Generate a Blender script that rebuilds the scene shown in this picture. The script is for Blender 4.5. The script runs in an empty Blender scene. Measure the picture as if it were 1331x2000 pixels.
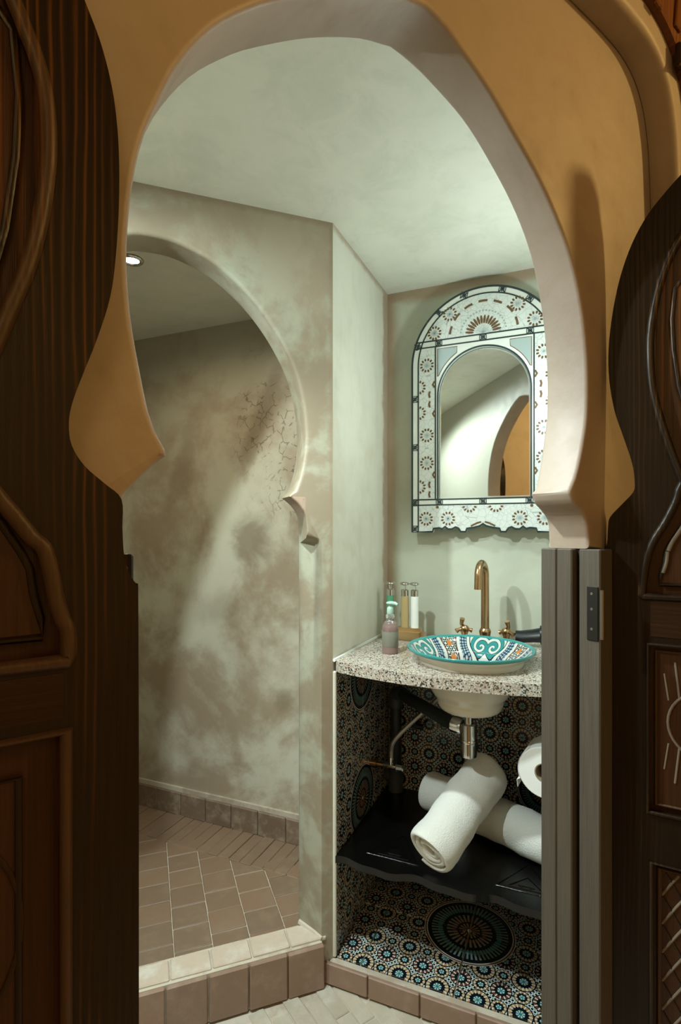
import bpy, bmesh, math, random
from mathutils import Vector, Matrix
from mathutils.geometry import tessellate_polygon
random.seed(7)
PI = math.pi
H = 1.28                      # eye height of the camera above the bathroom floor
CEIL = H + 0.885
D_BACK = 0.503                # depth of the vanity niche
C = bpy.context.scene.collection

# ------------------------------------------------------------------ camera, world, lights, exposure
cam = bpy.data.cameras.new('camera')
cam.sensor_fit = 'HORIZONTAL'
cam.sensor_width = 36.0
cam.lens = 36.0 * 1050 / 1331
cam.shift_y = 40 / 1331
cam.clip_start = 0.02
cam_o = bpy.data.objects.new('camera', cam)
cam_o.location = (0, 0, H)
cam_o.rotation_euler = (PI / 2, 0, 0)
C.objects.link(cam_o)
sc = bpy.context.scene
sc.camera = cam_o
w = bpy.data.worlds.new('world')
w.use_nodes = True
w.node_tree.nodes['Background'].inputs[0].default_value = (0.55, 0.5, 0.42, 1)
w.node_tree.nodes['Background'].inputs[1].default_value = 0.05
sc.world = w


def lamp(name, kind, loc, power, col, radius, aim=None, angle=None, blend=0.3):
    l = bpy.data.lights.new(name, kind)
    l.energy = power
    l.color = col
    l.shadow_soft_size = radius
    o = bpy.data.objects.new(name, l)
    o.location = loc
    if kind == 'SPOT':
        l.spot_size = math.radians(angle)
        l.spot_blend = blend
    if aim is not None:
        o.rotation_euler = (Vector(aim) - Vector(loc)).to_track_quat('-Z', 'Y').to_euler()
    C.objects.link(o)
    return o


COOL = (0.87, 1.0, 0.99)
lamp('bathroom_downlight', 'SPOT', (-0.89, 0.76, CEIL - 0.04), 54.0, COOL, 0.026, (-0.75, 1.0, 0.0), 172, 0.35)
lamp('bathroom_downlight_near', 'SPOT', (-0.33, 0.95, CEIL - 0.02), 68.0, COOL, 0.026, (0.24, 1.33, 0.3), 84, 0.9)
lamp('vanity_wall_lamp', 'POINT', (0.595, 1.404, H + 0.42), 4.2, COOL, 0.03)
lamp('shower_lamp', 'SPOT', (-0.677, 1.743, CEIL - 0.03), 10.5, (1.0, 0.90, 0.66), 0.03, (-0.677, 1.743, 0), 172, 0.8)
lamp('bedroom_lamp', 'POINT', (1.97, 0.377, H + 1.17), 36.0, (1.0, 0.66, 0.22), 0.05)
lamp('bedroom_fill', 'POINT', (0.1, -1.5, 2.4), 17.0, (1.0, 0.70, 0.30), 0.3)  # added soft fill light for the door recess and left wall, no fitting there
sc.view_settings.view_transform = 'Standard'
sc.view_settings.look = 'None'
sc.view_settings.gamma = 1.0
sc.view_settings.use_curve_mapping = False
sc.view_settings.exposure = 0.5


# ------------------------------------------------------------------ node helpers
class Ex:
    """a float socket of a node tree with arithmetic"""
    def __init__(s, g, k):
        s.g, s.k = g, k

    def _m(s, op, *a):
        return s.g.math(op, s, *a)

    def __add__(s, o): return s._m('ADD', o)
    __radd__ = __add__
    def __mul__(s, o): return s._m('MULTIPLY', o)
    __rmul__ = __mul__
    def __sub__(s, o): return s._m('SUBTRACT', o)
    def __rsub__(s, o): return s.g.math('SUBTRACT', o, s)
    def __truediv__(s, o): return s._m('DIVIDE', o)
    def lt(s, o): return s._m('LESS_THAN', o)
    def gt(s, o): return s._m('GREATER_THAN', o)
    def sin(s): return s._m('SINE')
    def cos(s): return s._m('COSINE')
    def abs(s): return s._m('ABSOLUTE')
    def mod(s, o): return s._m('FLOORED_MODULO', o)
    def sqrt(s): return s._m('SQRT')
    def min(s, o): return s._m('MINIMUM', o)
    def max(s, o): return s._m('MAXIMUM', o)
    def pow(s, o): return s._m('POWER', o)
    def step(s, a, b):
        n = s.g.node('ShaderNodeMapRange', interpolation_type='SMOOTHSTEP')
        s.g.put(s, n.inputs[0])
        n.inputs[1].default_value = a
        n.inputs[2].default_value = b
        return Ex(s.g, n.outputs[0])


class G:
    def __init__(s, name):
        s.m = bpy.data.materials.new(name)
        s.m.use_nodes = True
        s.nt = s.m.node_tree
        s.b = s.nt.nodes['Principled BSDF']

    def node(s, t, **kw):
        n = s.nt.nodes.new(t)
        for k, v in kw.items():
            setattr(n, k, v)
        return n

    def put(s, v, inp):
        if isinstance(v, Ex):
            s.nt.links.new(v.k, inp)
        elif hasattr(v, 'is_output'):
            s.nt.links.new(v, inp)
        elif isinstance(v, tuple) and len(v) == 3 and inp.type == 'RGBA':
            inp.default_value = (*v, 1)
        else:
            inp.default_value = v

    def math(s, op, *a):
        n = s.node('ShaderNodeMath', operation=op)
        for i, v in enumerate(a):
            s.put(v, n.inputs[i])
        return Ex(s, n.outputs[0])

    def mix(s, f, a, b):
        n = s.node('ShaderNodeMix', data_type='RGBA')
        s.put(f, n.inputs[0])
        s.put(a, n.inputs[6])
        s.put(b, n.inputs[7])
        return n.outputs[2]

    def coord(s, kind='Object', scale=(1, 1, 1), rot=(0, 0, 0)):
        t = s.node('ShaderNodeTexCoord').outputs[kind]
        if scale == (1, 1, 1) and rot == (0, 0, 0):
            return t
        m = s.node('ShaderNodeMapping')
        s.put(t, m.inputs[0])
        m.inputs['Scale'].default_value = scale
        m.inputs['Rotation'].default_value = rot
        return m.outputs[0]

    def xyz(s, v):
        n = s.node('ShaderNodeSeparateXYZ')
        s.put(v, n.inputs[0])
        return [Ex(s, o) for o in n.outputs]

    def vec(s, x, y, z=0.0):
        n = s.node('ShaderNodeCombineXYZ')
        for i, v in enumerate((x, y, z)):
            s.put(v, n.inputs[i])
        return n.outputs[0]

    def noise(s, v, scale, detail=4, rough=0.55, dist=0.0):
        n = s.node('ShaderNodeTexNoise')
        s.put(v, n.inputs['Vector'])
        n.inputs['Scale'].default_value = scale
        n.inputs['Detail'].default_value = detail
        n.inputs['Roughness'].default_value = rough
        n.inputs['Distortion'].default_value = dist
        return Ex(s, n.outputs['Fac'])

    def voro(s, v, scale, feature='F1', rnd=1.0):
        n = s.node('ShaderNodeTexVoronoi', feature=feature)
        s.put(v, n.inputs['Vector'])
        n.inputs['Scale'].default_value = scale
        n.inputs['Randomness'].default_value = rnd
        return n

    def ramp(s, f, stops):
        n = s.node('ShaderNodeValToRGB')
        s.put(f, n.inputs[0])
        cr = n.color_ramp
        while len(cr.elements) < len(stops):
            cr.elements.new(0.5)
        for e, (p, c) in zip(cr.elements, stops):
            e.position = p
            e.color = (*c, 1)
        return n.outputs[0]

    def rand(s):
        return Ex(s, s.node('ShaderNodeObjectInfo').outputs['Random'])

    def bump(s, h, strength=0.2, dist=0.01):
        n = s.node('ShaderNodeBump')
        s.put(h, n.inputs['Height'])
        n.inputs['Strength'].default_value = strength
        n.inputs['Distance'].default_value = dist
        s.put(n.outputs[0], s.b.inputs['Normal'])

    def out(s, col=None, rough=None, metal=None, **kw):
        if col is not None: s.put(col, s.b.inputs['Base Color'])
        if rough is not None: s.put(rough, s.b.inputs['Roughness'])
        if metal is not None: s.put(metal, s.b.inputs['Metallic'])
        for k, v in kw.items():
            s.put(v, s.b.inputs[k.replace('_', ' ')])
        return s.m


def rgb(r, g, b):
    return tuple(((c / 255 + 0.055) / 1.055) ** 2.4 if c > 10 else c / 255 / 12.92 for c in (r, g, b))


def plain(name, col, rough=0.5, metal=0.0, **kw):
    return G(name).out(col, rough, metal, **kw)


# ------------------------------------------------------------------ materials
def m_plaster(name, light, dark, amount=0.5, scale=2.2, rough=0.42, cracks=None, tone=None):
    g = G(name)
    p = g.coord()
    n1 = g.noise(p, scale, 6, 0.6, 0.6)
    n2 = g.noise(p, scale * 5, 5, 0.6)
    n3 = g.noise(p, 60, 3, 0.6)
    f = (n1 * 0.75 + n2 * 0.25).step(0.62 - amount * 0.32, 0.78 - amount * 0.32)
    col = g.mix(f, light, dark)
    col = g.mix((n2 - 0.5) * 0.5, col, tuple(c * 0.75 for c in light))
    if tone:
        col = tone(g, p, col, n2)
    if cracks:
        d = g.voro(g.vec(*[a + (g.noise(p, 14, 2) - 0.5) * 0.05 for a in g.xyz(p)]), 22, 'DISTANCE_TO_EDGE')
        line = 1.0 - Ex(g, d.outputs['Distance']).step(0.0, 0.06)
        x, y, z = g.xyz(p)
        area = cracks(g, x, y, z, n1)
        brk = g.noise(p, 30, 2).step(0.46, 0.54)
        col = g.mix(line * area * brk * 0.8, col, rgb(92, 82, 62))
    g.bump(n1 * 0.6 + n2 * 0.25 + n3 * 0.03, 0.25, 0.012)
    return g.out(col, n2 * 0.25 + (rough - 0.12))


GREEN = (0.56, 0.55, 0.44)
BROWN = (0.36, 0.29, 0.205)


def tone_arch(g, p, col, n2):
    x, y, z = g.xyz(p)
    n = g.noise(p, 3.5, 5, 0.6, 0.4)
    top = (z * 0.9 + (n - 0.5) * 0.9 - x * -0.35).step(1.50, 2.0)  # browner towards the top, broken up by noise
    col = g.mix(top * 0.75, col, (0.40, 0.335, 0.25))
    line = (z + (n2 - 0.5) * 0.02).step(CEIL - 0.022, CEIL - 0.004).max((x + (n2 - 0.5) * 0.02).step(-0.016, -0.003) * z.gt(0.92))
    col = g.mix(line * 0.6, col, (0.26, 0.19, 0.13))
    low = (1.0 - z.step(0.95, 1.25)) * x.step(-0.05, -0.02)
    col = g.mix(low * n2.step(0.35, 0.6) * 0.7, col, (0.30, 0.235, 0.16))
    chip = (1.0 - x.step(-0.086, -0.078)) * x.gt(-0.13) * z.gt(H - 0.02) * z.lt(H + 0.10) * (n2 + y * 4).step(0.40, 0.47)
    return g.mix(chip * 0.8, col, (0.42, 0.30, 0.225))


def stain_side(g, p, col, n2):
    x, y, z = g.xyz(p)
    n = g.noise(g.vec(x, y * 3.0, z), 5, 5, 0.65)
    col = g.mix(n.step(0.45, 0.75) * 0.5, col, (0.52, 0.53, 0.44))
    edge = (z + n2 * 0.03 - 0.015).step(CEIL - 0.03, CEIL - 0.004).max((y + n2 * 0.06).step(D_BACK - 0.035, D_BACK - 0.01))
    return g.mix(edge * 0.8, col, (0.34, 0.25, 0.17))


def stain_ceil(g, p, col, n2):
    n = g.noise(p, 9, 6, 0.7, 0.5)
    return g.mix(n.step(0.42, 0.7) * 0.35, col, (0.50, 0.56, 0.46))


def stain_door(g, p, col, n2):
    n = g.noise(p, 7, 6, 0.7, 0.8)
    col = g.mix(n.step(0.48, 0.75) * 0.4, col, (0.285, 0.215, 0.155))
    col = g.mix(n2.step(0.6, 0.8) * 0.25, col, (0.24, 0.175, 0.12))
    y = g.xyz(p)[1]
    return g.mix(y.step(0.0765, 0.0795), col, (0.40, 0.40, 0.33))      # the bathroom side is pale tadelakt


def stain_back(g, p, col, n2):
    x, y, z = g.xyz(p)           # x along the wall, z up
    col = g.mix(x.step(0.0, 0.04) * (n2 * 0.6 + 0.4), col, (0.46, 0.51, 0.42))
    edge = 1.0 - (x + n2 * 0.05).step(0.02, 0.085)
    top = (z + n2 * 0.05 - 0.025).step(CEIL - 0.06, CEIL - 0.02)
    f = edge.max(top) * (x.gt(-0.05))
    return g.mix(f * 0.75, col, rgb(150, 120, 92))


def tone_shower(g, p, col, n2):
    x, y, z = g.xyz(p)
    zz = z.step(1.25, 1.75)  # browner with height over the shower part
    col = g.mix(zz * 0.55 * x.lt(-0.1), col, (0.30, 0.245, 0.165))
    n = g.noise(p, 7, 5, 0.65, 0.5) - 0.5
    for cx, cz, rx, rz, sh, a in ((-0.60, 1.25, 0.13, 0.15, 0.0, 0.75), (-0.56, 1.72, 0.055, 0.26, 0.42, 0.7), (-0.44, 0.60, 0.06, 0.07, 0.0, 0.5), (-0.95, 1.55, 0.07, 0.22, 0.3, 0.55), (-0.37, 1.30, 0.05, 0.10, 0.0, 0.3), (-0.75, 0.95, 0.14, 0.10, 0.3, 0.35)):  # soft-edged brown patches and slanting streaks
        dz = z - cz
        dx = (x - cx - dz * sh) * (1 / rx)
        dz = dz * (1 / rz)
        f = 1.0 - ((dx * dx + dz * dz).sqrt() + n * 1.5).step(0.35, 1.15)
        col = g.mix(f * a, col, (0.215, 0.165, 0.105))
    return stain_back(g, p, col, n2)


def crack_shower(g, x, y, z, n1):
    a = x.step(-0.72, -0.6) * (1.0 - x.step(-0.36, -0.26))
    b = z.step(1.28, 1.4) * (1.0 - z.step(1.95, 2.1))
    return a * b * n1.step(0.42, 0.5)


M_back = m_plaster('tadelakt grey green', GREEN, BROWN, 0.62, 1.9, 0.38, crack_shower, tone_shower)
M_side = m_plaster('tadelakt pale', (0.66, 0.66, 0.57), (0.60, 0.58, 0.48), 0.5, 2.5, 0.4, None, stain_side)
M_arch = m_plaster('tadelakt grey brown', (0.36, 0.365, 0.28), (0.265, 0.22, 0.155), 0.72, 4.2, 0.42, None, tone_arch)
M_ceil = m_plaster('ceiling plaster', (0.74, 0.75, 0.66), (0.71, 0.72, 0.62), 0.4, 1.5, 0.5, None, stain_ceil)
M_door = m_plaster('doorway plaster beige', (0.36, 0.295, 0.235), (0.33, 0.265, 0.20), 0.5, 3.0, 0.52, None, stain_door)


def m_wood(name, dark, mid, vein, scale=1.0, rough=0.34, axis='z', spec=0.3, wavelen=1.0):
    g = G(name)
    p = g.coord()
    x, y, z = g.xyz(p)
    a, l = {'z': (x, z), 'x': (z, x), 'y': (x, y)}[axis]
    wav = (g.noise(g.vec(a * 26, y * 26, l * 2.2), 1.0, 2) - 0.5) * 9.0
    wob = (g.noise(g.vec(a * 5, y * 5, l * 1.2), 1.5, 3) - 0.5) * 0.05
    u = (a + wob * 0.55) * (400.0 * scale)
    rings = (u * 2.0 * wavelen + wav).sin() * 0.5 + 0.5
    fine = g.noise(g.vec(a * 420, y * 420, l * 9), 1.0, 3, 0.7)
    big = g.noise(g.vec(a * 14, y * 14, l * 1.6), 1.0, 4)
    col = g.mix(fine * 0.9, dark, mid)
    v = rings.pow(5.0) * big.step(0.46, 0.70) * (fine * 0.8 + 0.3)
    col = g.mix(v, col, vein)
    g.bump(fine * 0.7 - rings * 0.25, 0.22, 0.002)
    return g.out(col, fine * 0.25 + (rough - 0.1), Specular_IOR_Level=spec)


M_wood = m_wood('dark stained cedar', (0.007, 0.004, 0.002), (0.022, 0.0125, 0.006), (0.15, 0.063, 0.013))
M_bed = m_plaster('bedroom plaster', (0.80, 0.70, 0.55), (0.74, 0.63, 0.48), 0.5, 2.0, 0.6)
M_wood2 = m_wood('dark umber door wood', (0.006, 0.0035, 0.002), (0.018, 0.0105, 0.0055), (0.05, 0.022, 0.007), spec=0.22)
M_woodx = m_wood('dark stained cedar rail', (0.010, 0.005, 0.003), (0.034, 0.014, 0.006), (0.12, 0.042, 0.010), axis='x')
M_panel = m_wood('stained cedar panel', (0.020, 0.007, 0.003), (0.065, 0.026, 0.009), (0.22, 0.075, 0.014), 0.6)
M_bead = m_wood('worn cedar moulding', (0.03, 0.017, 0.009), (0.10, 0.055, 0.03), (0.17, 0.085, 0.04), 1.0, 0.42)
M_pale = m_wood('worn pale edge', (0.12, 0.095, 0.07), (0.2, 0.165, 0.12), (0.22, 0.16, 0.1), 1.0, 0.5)
M_jamb = m_wood('weathered grey brown pine', (0.045, 0.038, 0.029), (0.125, 0.108, 0.082), (0.10, 0.075, 0.05), 1.0, 0.5)
M_ceilwood = m_wood('red brown cedar boards', (0.07, 0.022, 0.006), (0.2, 0.07, 0.018), (0.28, 0.11, 0.03), 0.7)
M_black = m_wood('black painted wood', (0.0012, 0.0012, 0.0012), (0.003, 0.0032, 0.003), (0.002, 0.002, 0.002), 0.6, 0.14, spec=0.42)
M_iron = plain('dull iron', (0.05, 0.048, 0.044), 0.42, 0.9)
M_ironlit = plain('lit iron', (0.3, 0.28, 0.25), 0.35, 0.9)  # paler copy of the iron, the catch of light put into its colour
M_dark = plain('dark cavity', (0.004, 0.003, 0.002), 0.9)


def m_terracotta(name, a, b, c, rough=0.45):
    g = G(name)
    p = g.coord()
    r = g.rand()
    nn = g.node('ShaderNodeVectorMath', operation='ADD')
    g.put(p, nn.inputs[0])
    g.put(g.vec(r * 31.0, r * 17.0, r * 11.0), nn.inputs[1])
    n = g.noise(nn.outputs[0], 16, 5, 0.65)
    n2 = g.noise(nn.outputs[0], 60, 3, 0.6)
    col = g.mix(r, a, b)
    col = g.mix(n.step(0.45, 0.72), col, c)
    col = g.mix((n2 - 0.4) * 0.5, col, tuple(k * 0.7 for k in a))
    g.bump(n + n2 * 0.3, 0.25, 0.004)
    return g.out(col, n * 0.25 + (rough - 0.1))


M_tile_sh = m_terracotta('shower terracotta', (0.245, 0.155, 0.095), (0.20, 0.138, 0.09), (0.25, 0.175, 0.115), 0.5)
M_tile_kb = m_terracotta('kerb terracotta', (0.29, 0.185, 0.13), (0.25, 0.17, 0.12), (0.33, 0.23, 0.175), 0.5)
M_tile_kt = m_terracotta('kerb top bleached terracotta', (0.52, 0.43, 0.34), (0.56, 0.49, 0.4), (0.60, 0.56, 0.48), 0.3)
M_tile_fl = m_terracotta('floor bejmat', (0.40, 0.36, 0.28), (0.46, 0.42, 0.33), (0.50, 0.47, 0.39), 0.42)
M_tile_bs = m_terracotta('baseboard terracotta', (0.22, 0.155, 0.105), (0.17, 0.115, 0.075), (0.33, 0.27, 0.2), 0.45)
M_grout = m_plaster('pale grout', (0.52, 0.47, 0.38), (0.40, 0.33, 0.25), 0.5, 9, 0.6)
M_groutd = m_plaster('brown grout', (0.3, 0.22, 0.15), (0.2, 0.15, 0.1), 0.5, 12, 0.6)
M_grouttile = plain('grey tile grout', (0.42, 0.38, 0.32), 0.7)

WHITE = (0.60, 0.63, 0.57)
INK = (0.006, 0.008, 0.010)
TEAL = (0.02, 0.17, 0.19)
TAN = (0.36, 0.22, 0.095)
RUST = (0.13, 0.04, 0.022)


def m_zellige(name, medallions, org=(0.0, 0.0)):
    g = G(name)
    u, v, _ = g.xyz(g.coord('UV'))
    x, y = u - org[0], v - org[1]
    # ground: small eight point lattice of ink and teal on white
    q = 0.0098
    gx, gy = ((x + y) * 0.7071).mod(q) - q / 2, ((x - y) * 0.7071).mod(q) - q / 2
    d1 = gx.abs() + gy.abs()
    hx, hy = ((x + y) * 0.7071 + q / 2).mod(q) - q / 2, ((x - y) * 0.7071 + q / 2).mod(q) - q / 2
    d2 = hx.abs().max(hy.abs())
    col = g.mix(d1.lt(0.0042), WHITE, INK)
    col = g.mix(d2.lt(0.0018), col, TEAL)
    P = 0.106

    def ros(col, ox, oy, p, R, n, inner, mid, outer):
        ax, ay = (x - ox + p / 2).mod(p) - p / 2, (y - oy + p / 2).mod(p) - p / 2
        r = (ax * ax + ay * ay).sqrt() * (1.0 / R)
        c = (g.math('ARCTAN2', ay, ax) * n).cos()
        c2 = (g.math('ARCTAN2', ay, ax) * (n / 2)).cos()
        lay = g.mix((c * -1.0).gt(-0.60), WHITE, outer)                     # outer petals
        lay = g.mix(r.lt(0.66), lay, g.mix(c.gt(0.45), INK, WHITE))
        lay = g.mix(r.lt(0.60) * r.gt(0.34) * c.gt(-0.55), lay, mid)
        lay = g.mix(r.lt(0.34), lay, g.mix(c2.gt(-0.35), WHITE, inner))
        lay = g.mix(r.lt(0.12), lay, TEAL)
        lay = g.mix(r.gt(0.90), lay, INK)
        return g.mix(r.lt(1.0), col, lay)
    col = ros(col, P / 2, 0, P, 0.0212, 10, TEAL, INK, TAN)
    col = ros(col, 0, P / 2, P, 0.0212, 10, TEAL, INK, TAN)
    col = ros(col, P / 2, P / 2, P, 0.0285, 12, TEAL, INK, RUST)
    col = ros(col, 0, 0, P, 0.0330, 16, TEAL, INK, TAN)
    for (mx, my, R) in medallions:
        ax, ay = u - mx, v - my
        r = (ax * ax + ay * ay).sqrt() * (1.0 / R)
        th = g.math('ARCTAN2', ay, ax)
        c60, c30, c16 = (th * 56).cos(), (th * 28).cos(), (th * 16).cos()
        lay = g.mix(r.gt(0.93), INK, WHITE)
        lay = g.mix(r.gt(0.955), lay, RUST)
        lay = g.mix(r.gt(0.985), lay, WHITE)
        lay = g.mix(r.lt(0.84) * r.gt(0.58) * c60.gt(0.1), lay, (0.17, 0.25, 0.21))
        lay = g.mix(r.lt(0.70) * r.gt(0.60) * c60.lt(-0.4), lay, TEAL)
        lay = g.mix(r.lt(0.50) * r.gt(0.27) * c30.gt(0.1), lay, (0.27, 0.23, 0.18))
        lay = g.mix(r.lt(0.37) * r.gt(0.29) * c30.lt(-0.3), lay, RUST)
        lay = g.mix(r.lt(0.23) * r.gt(0.07) * c16.gt(0.0), lay, (0.34, 0.19, 0.1))
        lay = g.mix(r.lt(0.05), lay, WHITE)
        col = g.mix(r.lt(1.0), col, lay)
    n = g.noise(g.coord('UV'), 30, 3)
    return g.out(col, n * 0.12 + 0.16)


M_zfloor = m_zellige('printed zellige floor tile', [(0.342, 0.258, 0.135)], (0.085, 0.02))
M_zleft = m_zellige('printed zellige side tile', [(0.2255, 0.815, 0.11), (0.2255, 0.42, 0.11)], (0.0, 0.03))
M_zback = m_zellige('printed zellige back tile', [(0.55, 0.42, 0.09)], (0.37, 0.59))


def m_granite():
    g = G('pink grey granite')
    p = g.coord()
    a = Ex(g, g.voro(p, 230).outputs['Distance'])
    va = g.xyz(g.voro(p, 290).outputs['Color'])[0]
    vb = g.xyz(g.voro(p, 420).outputs['Color'])[1]
    col = g.mix(va, (0.32, 0.29, 0.235), (0.45, 0.435, 0.375))
    col = g.mix(vb.gt(0.62), col, (0.37, 0.27, 0.20))
    col = g.mix(vb.lt(0.22), col, (0.56, 0.56, 0.50))
    col = g.mix(va.lt(0.2), col, (0.05, 0.045, 0.04))
    n = g.noise(p, 8, 3)
    col = g.mix(n.step(0.55, 0.7) * 0.4, col, (0.30, 0.22, 0.15))
    return g.out(col, 0.2)


M_granite = m_granite()
M_brass = G('aged brass')
_n = M_brass.noise(M_brass.coord(), 40, 4)
M_brass = M_brass.out(M_brass.mix(_n, (0.36, 0.225, 0.115), (0.50, 0.34, 0.19)), _n * 0.2 + 0.12, 1.0)
M_brass2 = plain('polished brass', (0.62, 0.44, 0.24), 0.3, 1.0)
M_chrome = plain('chrome', (0.62, 0.6, 0.57), 0.1, 1.0)
M_steel = plain('brushed steel hose', (0.42, 0.40, 0.36), 0.35, 0.9)
M_pvc = plain('dark grey drain plastic', (0.022, 0.026, 0.026), 0.38)
M_pvc2 = plain('grey drain plastic collar', (0.055, 0.062, 0.06), 0.4)
M_plastic = plain('black plastic', (0.006, 0.008, 0.009), 0.3)
M_glass = plain('clear bottle glass', (0.88, 0.93, 0.90), 0.06, 0.0, Transmission_Weight=0.92, IOR=1.35, Alpha=1.0)
M_glassg = plain('frosted grey label', (0.16, 0.16, 0.125), 0.4)
M_pink = plain('pink soap', (0.42, 0.15, 0.13), 0.15, 0.0, Transmission_Weight=0.45)
M_green = plain('green soap', (0.10, 0.34, 0.20), 0.2, 0.0, Transmission_Weight=0.2)
M_amber = plain('amber soap', (0.50, 0.38, 0.18), 0.2, 0.0, Transmission_Weight=0.2)
M_whiteliq = plain('white lotion', (0.78, 0.82, 0.78), 0.25)
M_pump = plain('sea green pump', (0.33, 0.48, 0.40), 0.35)
M_paper = plain('white tissue paper', (0.78, 0.78, 0.74), 0.9)
M_core = plain('cardboard core', (0.30, 0.24, 0.16), 0.85)
M_caulk = plain('white caulk', (0.75, 0.77, 0.72), 0.4)
M_mirror = plain('mirror glass', (0.86, 0.88, 0.85), 0.015, 1.0)
M_bevel = plain('bevelled mirror edge', (0.8, 0.86, 0.83), 0.12, 0.8)
M_bone = plain('white bone inlay', (0.62, 0.65, 0.60), 0.4)
M_line = plain('dark inlay line', (0.012, 0.026, 0.026), 0.35)
M_petal = plain('brown petal inlay', (0.11, 0.058, 0.02), 0.4)
M_greyblue = plain('grey blue inlay', (0.30, 0.37, 0.36), 0.35)


def m_field():
    g = G('engraved bone field')
    p = g.coord()
    e = Ex(g, g.voro(p, 55, 'DISTANCE_TO_EDGE').outputs['Distance'])
    e2 = Ex(g, g.voro(p, 120, 'DISTANCE_TO_EDGE').outputs['Distance'])
    f = (1.0 - e.step(0.004, 0.035)) * 0.6
    f2 = (1.0 - e2.step(0.01, 0.06)) * 0.3
    n = g.noise(p, 60, 2)
    col = g.mix(n, (0.62, 0.65, 0.60), (0.56, 0.61, 0.58))
    col = g.mix(f2, col, (0.36, 0.46, 0.48))
    col = g.mix(f, col, (0.16, 0.21, 0.23))
    return g.out(col, 0.32)


M_field = m_field()


def m_towel():
    g = G('white terry towel')
    p = g.coord()
    n = g.noise(p, 260, 3, 0.7)
    n2 = g.noise(p, 900, 2, 0.6)
    n3 = g.noise(p, 25, 3)
    g.bump(n + n2 * 0.5 + n3 * 0.6, 0.7, 0.004)
    return g.out(g.mix(n, (0.70, 0.71, 0.65), (0.82, 0.83, 0.77)), 0.95, Sheen_Weight=0.3)


M_towel = m_towel()


def m_basin_in():
    g = G('hand painted glaze')
    x, y, z = g.xyz(g.coord())
    r = (x * x + y * y).sqrt() * (1.0 / 0.177)
    th = g.math('ARCTAN2', y, x) + (2 * PI - 0.593)
    N = 4
    t = th.mod(2 * PI / N) - PI / N
    px, py = r * t.cos(), r * t.sin()
    dx = px - 0.97
    d = (dx * dx + py * py).sqrt()
    # diaper ground: ink and white diamonds with orange flowers
    q = 0.105
    ax, ay = (px + py).mod(q) - q / 2, (px - py + q / 2).mod(q) - q / 2
    dia = ax.abs() + ay.abs()
    plus = ax.abs().min(ay.abs())
    col = g.mix(dia.lt(0.068), (0.45, 0.48, 0.43), INK)
    col = g.mix(plus.lt(0.007) * dia.lt(0.05), col, (0.50, 0.53, 0.47))
    col = g.mix(dia.lt(0.013), col, (0.03, 0.22, 0.21))
    fx, fy = px - 0.64 * math.cos(PI / 4), py.abs() - 0.64 * math.sin(PI / 4)
    fl = (fx * fx + fy * fy).sqrt()
    col = g.mix(fl.lt(0.05), col, (0.42, 0.15, 0.03))
    fx2, fy2 = px - 0.86 * math.cos(PI / 4), py.abs() - 0.86 * math.sin(PI / 4)
    col = g.mix((fx2 * fx2 + fy2 * fy2).sqrt().lt(0.045), col, (0.42, 0.15, 0.03))
    # interlaced bands round circles set on the rim
    ph = g.math('ARCTAN2', py, dx)
    dots = (ph * 34).cos() * ((d - 0.47) * 70).cos()
    CREAM = (0.46, 0.49, 0.45)
    col = g.mix(d.lt(0.60), col, (0.10, 0.035, 0.03))
    col = g.mix(d.lt(0.578), col, CREAM)
    col = g.mix(d.lt(0.525), col, g.mix(dots.abs().gt(0.45), (0.012, 0.028, 0.06), (0.24, 0.33, 0.36)))
    col = g.mix(d.lt(0.40), col, CREAM)
    col = g.mix(d.lt(0.355), col, INK)
    # teal panel with a pair of scrolls
    qx, qy = dx + 0.17, py.abs() - 0.11
    rs = (qx * qx + qy * qy).sqrt()
    sp = (rs * 62.0 + g.math('ARCTAN2', qy, qx)).sin()
    pan = g.mix(sp.gt(0.25), (0.02, 0.19, 0.185), CREAM)
    pan = g.mix((sp - 0.15).abs().lt(0.22), pan, INK)
    col = g.mix(d.lt(0.34), col, pan)
    col = g.mix(r.gt(0.945), col, (0.03, 0.21, 0.195))
    n = g.noise(g.coord(), 40, 3)
    g.bump(n, 0.15, 0.004)
    return g.out(col, 0.12)


M_basin_in = m_basin_in()
M_basin_rim = plain('teal glazed rim', (0.032, 0.215, 0.20), 0.14)
M_basin_out = plain('cream glaze', (0.66, 0.62, 0.52), 0.2)


# ------------------------------------------------------------------ geometry helpers
def frame(o, ax, z=0.0):
    """matrix with local x along the horizontal direction ax, z up"""
    x = Vector((ax[0], ax[1], 0)).normalized()
    y = Vector((0, 0, 1)).cross(x)
    m = Matrix.Identity(4)
    for i in range(3):
        m[i][0], m[i][1], m[i][2] = x[i], y[i], (0, 0, 1)[i]
    m[0][3], m[1][3], m[2][3] = o[0], o[1], z
    return m


FN = frame((-0.022, 1.537), (0.9198, -0.3923))     # niche: x along the back wall, y to the depth
FS = frame((-0.022, 1.537), (0.94, 0.342))         # shower front: x<0 to the left, y into the shower
FD = frame((0.118, 0.727), (0.819, 0.574))         # doorway: x to the right of its axis, y into the bathroom



def link(name, me, mat, parent=None, M=None, angle=35, smooth=True):
    if mat is not None and not me.materials:
        me.materials.append(mat)
    if smooth:
        me.polygons.foreach_set('use_smooth', [True] * len(me.polygons))
        me.set_sharp_from_angle(angle=math.radians(angle))
    o = bpy.data.objects.new(name, me)
    C.objects.link(o)
    if parent is not None:
        o.parent = parent
        if M is not None:
            o.matrix_local = M
    elif M is not None:
        o.matrix_world = M
    return o


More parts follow.
